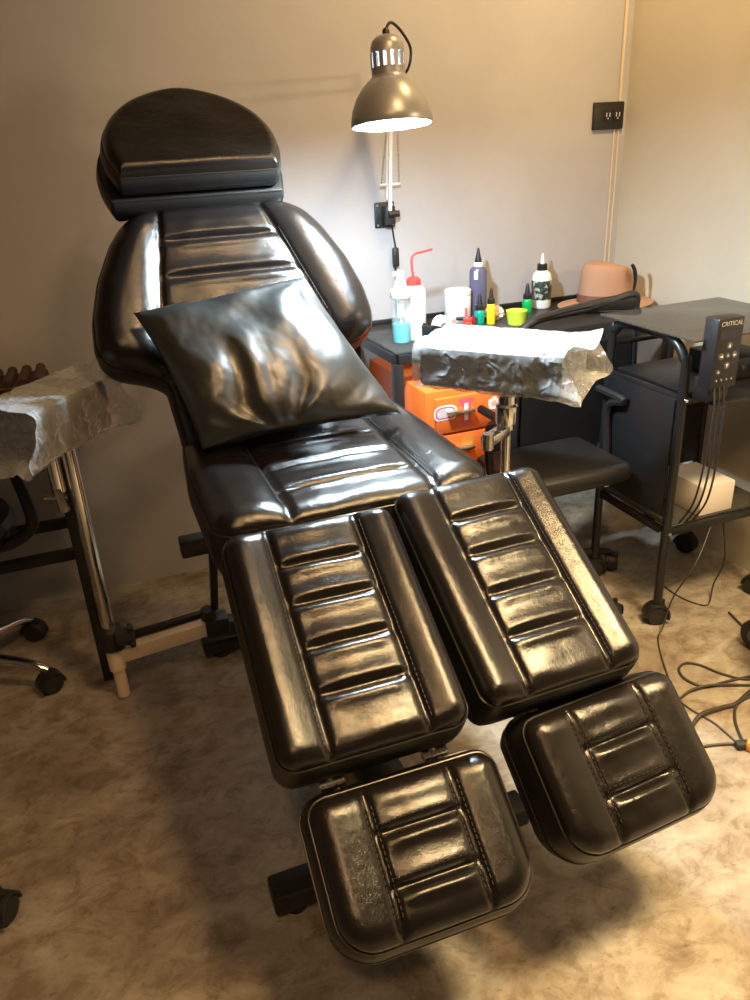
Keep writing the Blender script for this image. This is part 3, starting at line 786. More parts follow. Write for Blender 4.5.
sticker([(blob(0.036, 0.024, p=2.8, cut=-0.020), 0.914, z1-0.044, 'white', 0), (blob(0.031, 0.019, p=2.8, cut=-0.016), 0.914, z1-0.044, 'pinkred', 0), (blob(0.026, 0.0145, p=2.8, cut=-0.012), 0.914, z1-0.044, 'white', 0)], 'white arched sticker with pink print')
outline_text('OOOO', 0.013, 0.914, z1-0.038, cy0-0.0122, M['pinkred'], cab)
outline_text('COOO', 0.013, 0.914, z1-0.050, cy0-0.0122, M['pinkred'], cab)
sticker([([(-0.028, -0.042), (0.028, -0.042), (0.02, -0.028), (0.012, -0.02), (0.012, 0.018), (0.02, 0.03), (0.026, 0.04), (-0.026, 0.04), (-0.02, 0.03), (-0.012, 0.018), (-0.012, -0.02), (-0.02, -0.028)], 0.979, z1-0.05, 'pinkred', 0),
         ([(-0.006, -0.024), (0.006, -0.024), (0.006, 0.026), (-0.006, 0.026)], 0.979, z1-0.05, 'white', 0)], 'pink and white hourglass-shaped sticker')
sticker([(blob(0.019, 0.018, p=2, wob=0.35, seed=3), 1.068, z1-0.038, 'white', 0), (blob(0.010, 0.009, p=2, wob=0.5, seed=6), 1.068, z1-0.038, 'pink', 0)], 'white scalloped sticker')
z2 = zt-0.112
cat_pts = [(-0.026, -0.048), (0.028, -0.048), (0.030, -0.012), (0.026, 0.004), (0.031, 0.034), (0.014, 0.022), (-0.008, 0.021), (-0.026, 0.030), (-0.028, 0.012), (-0.025, -0.002), (-0.029, -0.02)]
sticker([(cat_pts, 1.068, z2-0.030, 'black', 0)], 'black cat-shaped sticker')
mb = MB()
fr_ = fY(1.068, z2-0.030, cy0-0.0122)
for a, b_ in (((-0.01, 0.004), (0.0, -0.003)), ((0.012, 0.006), (0.0, -0.003)), ((-0.012, -0.010), (0.0, -0.005)), ((0.013, -0.009), (0.0, -0.005)), ((-0.006, -0.016), (0.008, -0.015))):
    mb.tube([fr_ @ Vector((*a, 0)), fr_ @ Vector((*b_, 0))], 0.0011, 5)
o = mb.build('sticker', M['btn'], cab); o['label'] = 'pale face lines on the cat sticker'
sticker([(blob(0.036, 0.036), 0.912, z2-0.052, 'brownwood', 0), (blob(0.031, 0.031), 0.912, z2-0.052, 'orange', 0), (blob(0.022, 0.022, wob=0.4, seed=2), 0.912, z2-0.052, 'brownwood', 0)], 'round brown ring sticker')
sticker([(blob(0.020, 0.016, p=2.5), 0.985, z2-0.028, 'orangeplug', 0)], 'faint orange sticker')

# ------------------------------------------------------------------ things on the desk
ZD = 0.75
def bottle(name, lab, loc, parts, cat='bottle', group=None):
    t = thing(name, lab, cat, loc, group, local=True)
    first = {}
    for nm, m, prof in parts:
        n = nm.split('>')
        o = MB().lathe(prof, (0, 0, 0), None, 24).build(n[-1], M[m], None)
        if len(n) > 1: setpar(o, first[n[0]])
        else: o.parent = t
        first[n[-1]] = o
    return t
# clear pump bottle with turquoise liquid
t = bottle('pump_bottle', 'clear pump bottle half full of turquoise liquid at the left end of the desk', (0.884, 2.123, ZD), [
    ('body', 'clear', [(0, 0.001), (0.026, 0.001), (0.028, 0.006), (0.028, 0.125), (0.024, 0.14), (0.014, 0.148)]),
    ('liquid', 'blueliq', [(0, 0.003), (0.0255, 0.003), (0.0262, 0.008), (0.0262, 0.056), (0, 0.056)]),
    ('pump_head', 'white', [(0.0285, 0.130), (0.030, 0.132), (0.030, 0.152), (0.020, 0.158), (0.016, 0.176), (0.012, 0.182), (0.012, 0.204), (0, 0.206)])])
o = MB().box((-0.006, 0, 0.198), (0.034, 0.014, 0.012), None, 0.004).build('nozzle', M['white'], None); o.parent = t
o = MB().tube([(0, 0, 0.01), (0, 0, 0.14)], 0.0035, 8).build('dip_tube', M['white'], None); o.parent = t
o = MB().lathe([(0.006, 0.07), (0.010, 0.075), (0.010, 0.12), (0.006, 0.125)], n=16).build('pump_spring', M['white'], None); o.parent = t
# wash bottle, red bent nozzle
t = bottle('wash_bottle', 'white squeeze wash bottle with red bent nozzle', (0.938, 2.150, ZD), [
    ('body', 'offwhite', [(0, 0), (0.033, 0), (0.035, 0.005), (0.035, 0.135), (0.031, 0.148), (0.020, 0.158)]),
    ('cap', 'red', [(0.021, 0.155), (0.022, 0.157), (0.021, 0.172), (0.012, 0.180), (0, 0.181)])])
o = MB().tube(smooth_pts([(0, 0, 0.178), (-0.003, 0, 0.20), (-0.004, 0, 0.228), (0.006, 0, 0.243), (0.03, 0, 0.247), (0.062, 0.0, 0.252)], 5), 0.0036, 8).build('nozzle', M['red'], None); o.parent = t
# tape dispenser
t = thing('tape_dispenser', 'black tape dispenser holding a white roll, beside the wash bottle', 'tape dispenser', (0.985, 2.075, ZD), local=True)
mb = MB()
sidep = [(-0.05, 0), (0.055, 0), (0.058, 0.012), (0.035, 0.030), (0.02, 0.035), (-0.02, 0.052), (-0.045, 0.060), (-0.052, 0.05)]
for sy in (-0.024, 0.018):
    mb.poly(sidep, Matrix(((1, 0, 0, 0), (0, 0, 1, sy), (0, 1, 0, 0), (0, 0, 0, 1))), 0.006)
mb.box((0, 0, 0.006), (0.104, 0.044, 0.012), None, 0.003); mb.box((-0.049, 0, 0.03), (0.006, 0.044, 0.05), None, 0.002)
o = mb.build('dispenser_body', M['blackp'], None, angle=30); o.parent = t
o = MB().lathe([(0.012, -0.011), (0.032, -0.011), (0.032, 0.011), (0.012, 0.011), (0.012, -0.011)], (0.008, 0, 0.046), (0, 1, 0), 32).build('tape_roll', M['white'], None); o.parent = t
t.rotation_euler = (0, 0, 0.25); t.scale = (0.95, 0.95, 0.95)
# white jar
t = bottle('plastic_jar', 'white translucent jar with small red mark, in front of the wall', (1.150, 2.285, ZD), [
    ('body', 'offwhite', [(0, 0), (0.040, 0), (0.043, 0.005), (0.043, 0.080), (0.040, 0.088)]),
    ('lid', 'white', [(0.041, 0.086), (0.043, 0.088), (0.043, 0.100), (0.038, 0.104), (0, 0.105)])])
mb = MB()
for k in range(4): mb.box((0.022, -0.0385, 0.026+k*0.007), (0.010, 0.002, 0.004), Rz(0.5))
o = mb.build('printed_mark', M['pinkred'], None); o.parent = t; t.rotation_euler = (0, 0, -0.35)
# tall violet ink bottle
t = bottle('ink_bottle', 'tall square-shouldered violet ink bottle, tallest on the desk', (1.226, 2.290, ZD), [
    ('body', 'violet', [(0, 0), (0.026, 0), (0.028, 0.004), (0.028, 0.150), (0.024, 0.160), (0.013, 0.166)]),
    ('collar', 'white', [(0.013, 0.164), (0.014, 0.165), (0.014, 0.177), (0.010, 0.179)]),
    ('spout', 'blackp', [(0.0105, 0.176), (0.011, 0.186), (0.007, 0.200), (0.005, 0.212), (0.003, 0.222), (0, 0.223)])])
o = MB().box((-0.019, -0.0215, 0.142), (0.012, 0.002, 0.026), Rz(-0.7)).build('label_strip', M['white'], None); o.parent = t
small = lambda body: [('body', body, [(0, 0), (0.0155, 0), (0.0165, 0.003), (0.0165, 0.036), (0.013, 0.044), (0.008, 0.047)]),
    ('cap', 'blackp', [(0.0135, 0.044), (0.014, 0.046), (0.0135, 0.058), (0.009, 0.062), (0.006, 0.085), (0.003, 0.094), (0, 0.095)])]
t1 = bottle('ink_bottle', 'small teal ink bottle with black cone cap in front of the violet bottle', (1.192, 2.215, ZD), small('teal'), group='small ink bottles')
t2 = bottle('ink_bottle', 'small yellow ink bottle with black cone cap beside the teal one', (1.222, 2.195, ZD), [
    ('body', 'yellow', [(0, 0), (0.013, 0), (0.0135, 0.003), (0.0135, 0.056), (0.011, 0.064), (0.007, 0.067)]),
    ('cap', 'blackp', [(0.011, 0.062), (0.0115, 0.064), (0.011, 0.078), (0.007, 0.082), (0.005, 0.104), (0.0025, 0.112), (0, 0.113)])], group='small ink bottles')
t3 = bottle('ink_bottle', 'small green ink bottle with black cone cap beside the white dropper bottle', (1.408, 2.285, ZD), small('green'), group='small ink bottles')
# white bottle with dark label
t = bottle('dropper_bottle', 'white bottle with dark printed label and black neck, left of the hat', (1.490, 2.330, ZD), [
    ('body', 'offwhite', [(0, 0), (0.031, 0), (0.033, 0.004), (0.033, 0.096), (0.029, 0.112), (0.018, 0.122), (0.013, 0.124)]),
    ('printed_label', 'glabel', [(0.0334, 0.028), (0.0336, 0.029), (0.0336, 0.090), (0.0334, 0.091)]),
    ('collar', 'blackp', [(0.0155, 0.122), (0.017, 0.124), (0.017, 0.142), (0.012, 0.145)]),
    ('spout', 'white', [(0.0075, 0.143), (0.006, 0.160), (0.003, 0.177), (0, 0.179)])]) if False else None
def label_mat():
    m, nt, b = new_mat('dark_printed_label'); n = nt.nodes.new('ShaderNodeTexNoise'); n.inputs['Scale'].default_value = 60; n.inputs['Detail'].default_value = 3
    tc = nt.nodes.new('ShaderNodeTexCoord'); nt.links.new(tc.outputs['Object'], n.inputs['Vector'])
    r = ramp(nt, [(0.50, (0.02, 0.035, 0.03)), (0.62, (0.42, 0.46, 0.42))]); nt.links.new(n.outputs[0], r.inputs[0]); nt.links.new(r.outputs[0], b.inputs['Base Color'])
    b.inputs['Roughness'].default_value = 0.4; return m
M['glabel'] = label_mat()
t = bottle('dropper_bottle', 'white bottle with dark printed label and black neck, left of the hat', (1.490, 2.330, ZD), [
    ('body', 'offwhite', [(0, 0), (0.031, 0), (0.033, 0.004), (0.033, 0.096), (0.029, 0.112), (0.018, 0.122), (0.013, 0.124)]),
    ('printed_label', 'glabel', [(0.0334, 0.028), (0.0338, 0.029), (0.0338, 0.090), (0.0334, 0.091)]),
    ('collar', 'blackp', [(0.0155, 0.122), (0.017, 0.124), (0.017, 0.142), (0.012, 0.145)]),
    ('spout', 'white', [(0.0075, 0.143), (0.006, 0.160), (0.003, 0.177), (0, 0.179)])])
# lime cup, small caps, paper
bottle('plastic_cup', 'lime green cup behind the wrapped armrest', (1.288, 2.150, ZD), [('cup', 'lime', [(0, 0), (0.026, 0), (0.033, 0.040), (0.034, 0.042), (0.031, 0.042), (0.024, 0.004), (0, 0.004)])], 'cup')
cp = [(0, 0), (0.0105, 0), (0.011, 0.002), (0.011, 0.020), (0.008, 0.024), (0, 0.024)]
for i, (lab, m, loc) in enumerate((('dark red ink pot, rightmost of the small pots before the jar', 'darkred', (1.160, 2.205, ZD)), ('pale pink ink pot, leftmost of the small pots before the jar', 'pink', (1.092, 2.215, ZD)), ('clear ink pot between the pink and dark red pots', 'clear', (1.126, 2.218, ZD)), ('red ink pot touching the dark red one', 'red', (1.137, 2.190, ZD)))):
    bottle('ink_pot', lab, loc, [('pot', m, [(0, 0), (0.0135, 0), (0.014, 0.002), (0.014, 0.017), (0.012, 0.020)]), ('lid', 'blackp' if m == 'clear' else m, [(0.012, 0.020), (0.0145, 0.021), (0.0145, 0.027), (0, 0.028)])], 'ink pot', 'ink pots on the desk')
b = MB(); bmesh.ops.create_icosphere(b.bm, subdivisions=4, radius=1)
for v in b.bm.verts:
    d = v.co.normalized(); r = 1+0.35*noise.noise(d*2.3)+0.2*abs(noise.noise(d*6)); v.co = Vector((d.x*0.030*r+1.262, d.y*0.026*r+2.245, max(ZD+0.0005, d.z*0.024*r+ZD+0.019)))
tag(b.build('crumpled_tissue', M['paper'], None, angle=20), 'crumpled pinkish tissue between the yellow ink bottle and lime cup', 'tissue')

# ------------------------------------------------------------------ hat
hat = thing('fedora_hat', 'tan felt fedora with brown band and black feather in the desk corner', 'hat', (1.668, 2.215, ZD), local=True)
n = 72; hb_ = MB(); rings = []
def ring(r, rx, ry, zf, mbx):
    return [mbx.bm.verts.new((rx(2*pi*k/n)*cos(2*pi*k/n), ry(2*pi*k/n)*sin(2*pi*k/n), zf(2*pi*k/n))) for k in range(n)]
def brimz(a, f): return 0.004 + f*(0.010*(0.5-0.5*cos(2*a)) * 0 + 0.016*max(0, cos(a-0.2))**2*0.5 + 0.006*max(0, -sin(a))) + (1-f)*0.012
bt = []
for f in (0, 0.12, 0.25, 0.4, 0.55, 0.7, 0.85, 1.0):
    bt.append(ring(0, lambda a, f=f: 0.088+(0.150-0.088)*f, lambda a, f=f: 0.072+(0.128-0.072)*f, lambda a, f=f: brimz(a, f)+0.003, hb_))
bb = []
for f in (1.0, 0.85, 0.5, 0.0):
    bb.append(ring(0, lambda a, f=f: 0.088+(0.150-0.088)*f, lambda a, f=f: 0.072+(0.128-0.072)*f, lambda a, f=f: brimz(a, f), hb_))
allr = bt+bb
for A, B_ in zip(allr, allr[1:]):
    for k in range(n): hb_.bm.faces.new((A[k], A[(k+1) % n], B_[(k+1) % n], B_[k]))
o = hb_.build('brim', M['hat'], None, angle=70); o.parent = hat
cm = MB(); rows_ = []
for i, (f, z) in enumerate(((1.0, 0.010), (1.0, 0.03), (0.985, 0.055), (0.955, 0.08), (0.915, 0.100), (0.85, 0.113), (0.74, 0.119), (0.58, 0.116), (0.4, 0.108), (0.2, 0.102), (0.02, 0.100))):
    row = []
    for k in range(n):
        a = 2*pi*k/n
        x = 0.088*f*cos(a); y = 0.072*f*sin(a)
        zz = z
        if z > 0.06: zz -= 0.012*math.exp(-((x-0.072)/0.03)**2)*(z/0.12); 
        # front pinches
        pin = 0.012*math.exp(-((z-0.088)/0.03)**2)*(math.exp(-((a-0.75)/0.32)**2)+math.exp(-((a-5.53)/0.32)**2))
        rr = sqrt(x*x+y*y)+1e-6; x -= x/rr*pin; y -= y/rr*pin
        zz += 0.006*math.exp(-((x+0.04)/0.04)**2)*(1 if z > 0.09 else 0)
        row.append(cm.bm.verts.new((x, y, zz)))
    rows_.append(row)
for A, B_ in zip(rows_, rows_[1:]):
    for k in range(n): cm.bm.faces.new((A[k], A[(k+1) % n], B_[(k+1) % n], B_[k]))
cm.bm.faces.new(rows_[-1])
o = cm.build('crown', M['hat'], None, angle=80); o.parent = hat
o = MB().lathe([(0.0895, 0.012), (0.0905, 0.013), (0.0903, 0.040), (0.0890, 0.041)], n=72, sy=0.82).build('hat_band', M['hatband'], None); o.parent = hat
fm = MB(); pts = smooth_pts([(0.060, -0.062, 0.035), (0.066, -0.060, 0.075), (0.062, -0.058, 0.105), (0.052, -0.056, 0.122)], 6); fm.tube(pts, [0.002+0.003*sin(pi*min(1, i/len(pts)))+0.0025*(i/len(pts)) for i in range(len(pts))], 8)
o = fm.build('feather', M['black'], None); o.parent = hat
hat.rotation_euler = (0, 0, -0.2); hat.scale = (1.06, 1.06, 1.16)

# ------------------------------------------------------------------ castors and star bases
def castor(parent, x, y, r=0.028, ang=0.0, mat='blackp', stem=0.07):
    d = Vector((cos(ang), sin(ang), 0)); s = Vector((-sin(ang), cos(ang), 0)); c = Vector((x, y, r))
    h = MB(); h.tube([c+Vector((0, 0, r*0.5))-d*r*0.5, c+Vector((0, 0, stem-r))-d*r*0.5], 0.007, 10)
    pr = [(0, -0.007), (r*0.95, -0.007), (r*1.08, -0.004), (r*1.08, 0.004), (r*0.95, 0.007), (0, 0.007)]
    # hood: half ring above the wheels
    for k in range(12):
        a = -0.2+k*(pi+0.1)/11
        h.box(c+d*cos(a)*r*1.12*-1+Vector((0, 0, sin(a)*r*1.12)), (0.006, 0.040, r*0.42), Matrix((d, s, Vector((0, 0, 1)))).transposed() @ Matrix.Rotation(a, 3, 'Y'), 0.001)
    ho = h.build('castor_hood', M[mat], parent)
    for sg in (-1, 1):
        wm = MB().lathe([(0, -0.007), (r*0.55, -0.008), (r*0.9, -0.007), (r, -0.004), (r, 0.004), (r*0.9, 0.007), (r*0.5, 0.008), (0, 0.007)], c+s*0.011*sg, s, 24)
        wo = wm.build('wheel', M['rubber'], None); setpar(wo, ho)
def star_base(parent, cx, cy, R, mat, n=5, a0=0.0, z=0.085, hub=0.12, angs=None):
    for k in range(n):
        a = (a0+2*pi*k/n) if angs is None else angs[k]
        p = [(cx+cos(a)*0.02, cy+sin(a)*0.02, z+0.025), (cx+cos(a)*R*0.55, cy+sin(a)*R*0.55, z+0.012), (cx+cos(a)*R*0.85, cy+sin(a)*R*0.85, z), (cx+cos(a)*R, cy+sin(a)*R, z-0.018)]
        MB().tube(smooth_pts(p, 5), [0.017-0.007*i/15 for i in range(16)], 12).build('base_leg', M[mat], parent)
        castor(parent, cx+cos(a)*R, cy+sin(a)*R, 0.028, a+0.9+k)
    MB().lathe([(0, z-0.01), (0.032, z-0.01), (0.035, z+0.02), (0.028, z+0.05), (0.024, z+hub), (0, z+hub)], (cx, cy, 0), None, 24).build('hub', M[mat], parent)

# mesh office chair behind the right armrest
oc = thing('office_chair', 'black mesh-back office chair pushed under the glass desk, behind the wrapped right armrest', 'office chair', (1.27, 1.80, 0))
star_base(oc, 1.19, 1.80, 0.265, 'blackp', 5, 0.0, 0.075)
MB().tube([(1.19, 1.80, 0.12), (1.19, 1.80, 0.40)], 0.022, 14).build('gas_lift', M['blackp'], oc)
b = MB(); b.box((1.165, 1.73, 0.435), (0.36, 0.27, 0.06), None, 0.026, 4); b.build('seat', M['black'], oc)
def bk(t, s):   # curved back: t in -1..1 across, s height 0..1
    x = 1.332+t*(0.205-0.01*s) ; z = 0.44+s*0.390 + 0.018*t*s
    y = 1.895-0.02*t*t + 0.010*s
    return Vector((x, y, z))
fr_pts = [bk(-0.97, 0), bk(-1, 0.3), bk(-1, 0.6), bk(-0.99, 0.85), bk(-0.9, 0.96), bk(-0.6, 1.0), bk(-0.2, 0.99), bk(0.2, 0.985), bk(0.6, 1.0), bk(0.90, 1.02), bk(1.0, 1.0), bk(1.0, 0.93), bk(1, 0.75), bk(1, 0.4), bk(0.97, 0), bk(0.5, -0.04), bk(0, -0.05), bk(-0.5, -0.04)]
MB().tube(smooth_pts(fr_pts, 6, True), 0.0125, 10, closed=True).build('back_frame', M['blackp'], oc)
rl = smooth_pts([bk(-0.7, 1.0), bk(-0.2, 1.0), bk(0.3, 0.995), bk(0.7, 0.985), bk(1.0, 0.96)], 6); b = MB()
rows_ = []
for i_, p in enumerate(rl):
    t_ = i_/(len(rl)-1); hh_ = 0.012+0.030*t_
    rows_.append([p+Vector((0, dy, hh_*dz+0.004)) for dy, dz in ((0.006, 0.45), (-0.008, 0.40), (-0.013, 0), (-0.008, -0.75), (0.006, -0.8), (0.010, 0), (0.006, 0.45))])
b.grid(rows_); b.bm.faces.new([b.bm.verts.new(q) for q in rows_[-1][:-1]]); b.build('headrail', M['black'], oc)
rows_ = []
for j in range(24):
    rows_.append([bk(-0.98+1.96*i/30, 0.0+j/23*0.97) for i in range(31)])
MB().grid(rows_).build('back_mesh', M['mesh'], oc)
mb = MB(); 
rows_ = [[bk(-0.93+1.86*i/20, -0.03+j/11*0.76)+Vector((0, -0.012, 0)) for i in range(21)] for j in range(12)]
mb.grid(rows_); rows_ = [[bk(-0.93+1.86*i/20, -0.03+j/11*0.76)+Vector((0, 0.008, 0)) for i in range(21)] for j in range(12)]; mb.grid(rows_)
mb.build('lumbar_panel', M['black'], oc)
mb = MB(); mb.bar((1.30, 1.925, 0.56), (1.22, 1.90, 0.42), 0.05, 0.015); mb.bar((1.22, 1.90, 0.42), (1.19, 1.80, 0.405), 0.05, 0.015); mb.build('back_support', M['blackp'], oc)
for sx, nm in ((-1, 0), (1, 1)):
    x = 1.165+sx*0.19
    mb = MB().tube(smooth_pts([(x-sx*0.03, 1.74, 0.42), (x, 1.74, 0.44), (x, 1.75, 0.58), (x, 1.68, 0.615), (x, 1.80, 0.62)], 5), 0.012, 8)
    mb.build('arm', M['blackp'], oc)

# ------------------------------------------------------------------ trolley at the right
tr = thing('computer_trolley', 'black tube-framed trolley with smoked glass top on castors, at the right', 'trolley', (1.57, 1.65, 0))
gz = 0.83
MB().box((1.555, 1.622, gz), (0.415, 0.372, 0.006), None, 0.0015).build('glass_top', M['glass'], tr)
legs = [(1.381, 1.493, 1), (1.372, 1.80, -1)]
def side_frame(x, y0_, y1_):
    pts = [(x, y0_, 0.055), (x, y0_, 0.70), (x, y0_+0.01, 0.77), (x, y0_+0.05, 0.808), (x, y0_+0.10, 0.815), (x, y1_-0.06, 0.815), (x, y1_-0.015, 0.79), (x, y1_, 0.74), (x, y1_, 0.055)]
    return MB().tube(smooth_pts(pts, 6), 0.0125, 12).build('side_frame', M['black'], tr)
side_frame(1.381, 1.493, 1.79); side_frame(1.745, 1.493, 1.79)
for z in (0.665, 0.29):
    for y in (1.493, 1.79): MB().bar((1.381, y, z), (1.745, y, z), 0.016, 0.022).build('cross_rail', M['black'], tr)
    for x in (1.381, 1.745): MB().bar((x, 1.493, z), (x, 1.79, z), 0.014, 0.022).build('side_rail', M['black'], tr)
MB().bar((1.381, 1.79, 0.75), (1.745, 1.79, 0.75), 0.012, 0.012).build('cross_rail', M['black'], tr)
MB().box((1.567, 1.59, 0.676), (0.336, 0.38, 0.010), None, 0.002).build('tray', M['black'], tr)
MB().box((1.563, 1.64, 0.304), (0.35, 0.28, 0.006), None, 0.002).build('lower_shelf', M['glass'], tr)
MB().box((1.563, 1.782, 0.50), (0.34, 0.006, 0.33), None, 0.002).build('rear_panel', M['black'], tr)
MB().box((1.372, 1.64, 0.50), (0.006, 0.27, 0.33), None, 0.002).build('side_panel', M['black'], tr)
for x, y, z in ((1.381, 1.4795, 0.668), (1.3665, 1.79, 0.668), (1.381, 1.4795, 0.29), (1.3675, 1.50, 0.29)):
    MB().lathe([(0, 0), (0.0055, 0), (0.0045, 0.004), (0, 0.005)], (x, y, z), (0, -1, 0), 12).build('bolt', M['chrome'], tr)
for x in (1.381, 1.745):
    for y in (1.493, 1.79): castor(tr, x, y, 0.029, radians(160) if x < 1.5 else 1.9, stem=0.075)

# power supply / remote leaning on the tray
R0 = Vector((1.425, 1.425, 0.6815))
rm = thing('power_supply', 'black handheld tattoo power supply with round buttons, standing on the trolley front edge', 'power supply', tuple(R0))
PX, PY, PT, PB = 1.414, 1.400, 0.886, 0.715
MB().box((PX, PY+0.022, (PT+PB)/2), (0.078, 0.044, PT-PB), None, 0.004).build('case', M['blackp'], rm)
MB().box((PX, PY-0.0003, PT-0.039), (0.062, 0.001, 0.024), None, 0).build('display', M['screen'], rm)
def rbtn(x, z, r=0.0085, sym=None):
    x += PX; z = PT-z
    m_ = MB().lathe([(0, 0), (r, 0), (r, 0.0012), (r*0.86, 0.0016), (0, 0.0016)], (x, PY, z), (0, -1, 0), 20)
    o = m_.build('button', M['btn_dark'], rm)
    g = MB()
    if sym == '^': pts = [(0, r*.6), (-r*.4, -r*.5), (r*.4, -r*.5)]
    elif sym == 'v': pts = [(0, -r*.6), (r*.4, r*.5), (-r*.4, r*.5)]
    elif sym == '<': pts = [(-r*.6, 0), (r*.5, -r*.4), (r*.5, r*.4)]
    elif sym == '>': pts = [(r*.6, 0), (-r*.5, r*.4), (-r*.5, -r*.4)]
    else: pts = [(r*.45*cos(a*pi/6), r*.45*sin(a*pi/6)) for a in range(12)]
    g.poly(pts, fY(x, z, PY-0.0017), 0.0004)
    go = g.build('button_symbol', M['lampwhite'] if sym else M['btn'], None, smooth=False); setpar(go, o)
rbtn(0.002, 0.066, 0.0085, '^'); rbtn(-0.019, 0.090, 0.0085, '<'); rbtn(0.021, 0.090, 0.0085, '>'); rbtn(0.001, 0.114, 0.0085, 'v'); rbtn(0.001, 0.090, 0.0062); rbtn(-0.022, 0.128, 0.0062)
for i in range(4): rbtn(-0.024+i*0.015, 0.148, 0.0035)
outline_text('CRITICAL', 0.0150, PX+0.002, PT-0.014, PY-0.0004, M['btn'], rm)
mb = MB(); mb.box((PX-0.004, PY+0.034, 0.7105), (0.066, 0.052, 0.058), None, 0.006); mb.build('stand', M['black'], rm)
for sx, ph in ((-0.026, 0), (-0.012, 1), (0.002, 2)):
    a = Vector((PX+sx, PY+0.001, 0.722)); pts = [a, a+Vector((-0.003, -0.012, -0.05)), a+Vector((-0.008+0.005*ph, -0.012, -0.18)), a+Vector((-0.014+0.008*ph, 0.0, -0.30)), a+Vector((-0.006+0.01*ph, 0.05, -0.385))]
    mb = MB(); mb.tube(smooth_pts(pts, 6), 0.0026, 8); co_ = mb.build('plug_cable', M['rubber'], rm)
# dark box on the tray, right edge of the view
o = thing('tool_case', 'low black case on the trolley tray at the right edge, beside the power supply', 'case', (1.62, 1.58, 0.681))
MB().box((1.625, 1.60, 0.711), (0.14, 0.16, 0.058), None, 0.006).build('case_body', M['blackp'], o)
for sx in (0, 0.03, 0.06): MB().lathe([(0, 0), (0.006, 0), (0.005, 0.006), (0, 0.006)], (1.59+sx, 1.52, 0.715), (0, -1, 0), 12).build('knob', M['btn_dark'], o)
# white box on the lower shelf
o = thing('white_box', 'white cardboard box standing on the trolley lower shelf', 'box', (1.555, 1.585, 0.307))
MB().box((1.557, 1.582, 0.350), (0.115, 0.155, 0.085), None, 0.002).build('carton', M['cardboard'], o)
mb = MB(); mb.box((1.557, 1.582, 0.3935), (0.112, 0.152, 0.002)); mb.build('lid_flap', M['white'], o)

# ------------------------------------------------------------------ cables on the floor
def cable(pts, r, lab, z=0.0, mat='cable'):
    P3 = [(x, y, (zz if zz is not None else r)) for x, y, zz in [(p+(None,))[:3] for p in pts]]
    o = MB().tube(smooth_pts(P3, 8), r, 8).build('power_cable', M[mat], None)
    tag(o, lab, 'cable'); return o
cable([(1.55, 1.50, 0.29), (1.46, 1.45, 0.20), (1.40, 1.455, 0.10), (1.362, 1.44, 0.02), (1.327, 1.414), (1.261, 1.306), (1.208, 1.189), (1.225, 1.089), (1.223, 1.009)], 0.0024, 'thin dark cable running from the trolley castor down to the amber plug')
cable([(1.60, 1.44), (1.52, 1.18), (1.423, 1.181), (1.377, 1.225), (1.351, 1.279), (1.323, 1.301), (1.290, 1.288), (1.277, 1.248), (1.301, 1.206), (1.367, 1.198), (1.43, 1.190), (1.56, 1.165)], 0.0034, 'dark cable making a narrow loop on the floor near the right edge')
cable([(1.135, 1.173), (1.209, 1.193), (1.259, 1.204, 0.008), (1.322, 1.195, 0.009), (1.405, 1.163), (1.50, 1.12)], 0.0034, 'dark cable lying just below the narrow loop, emerging from under the right foot rest')
cable([(1.038, 1.033), (1.170, 1.103), (1.215, 1.121, 0.010), (1.281, 1.123), (1.320, 1.121), (1.384, 1.142), (1.519, 1.178, 0.012)], 0.0055, 'thickest dark cable, curving from the right foot rest to the right edge')
cable([(1.52, 1.10), (1.423, 1.133, 0.014), (1.373, 1.130), (1.319, 1.118), (1.273, 1.075), (1.236, 1.012)], 0.0034, 'dark cable bending sharply down to the amber plug')
cable([(1.110, 1.042), (1.150, 1.038), (1.191, 1.027), (1.218, 1.015), (1.232, 1.000)], 0.0034, 'short dark cable reaching the amber plug from the left')
cable([(1.60, 1.52, 0.29), (1.615, 1.50, 0.15), (1.625, 1.535, 0.04), (1.60, 1.515), (1.566, 1.498), (1.538, 1.542), (1.530, 1.603), (1.535, 1.66)], 0.0024, 'thin cable hanging from the white box and curling on the floor under the trolley')
o = thing('cable_plug', 'amber cable plug on the floor where several dark cables meet', 'plug', (1.245, 0.995, 0))
MB().box((1.250, 0.992, 0.014), (0.05, 0.03, 0.027), Rz(0.5), 0.006).build('plug_body', M['orangeplug'], o)
MB().box((1.222, 1.003, 0.010), (0.03, 0.02, 0.018), Rz(-0.3), 0.005).build('cable_grip', M['rubber'], o)

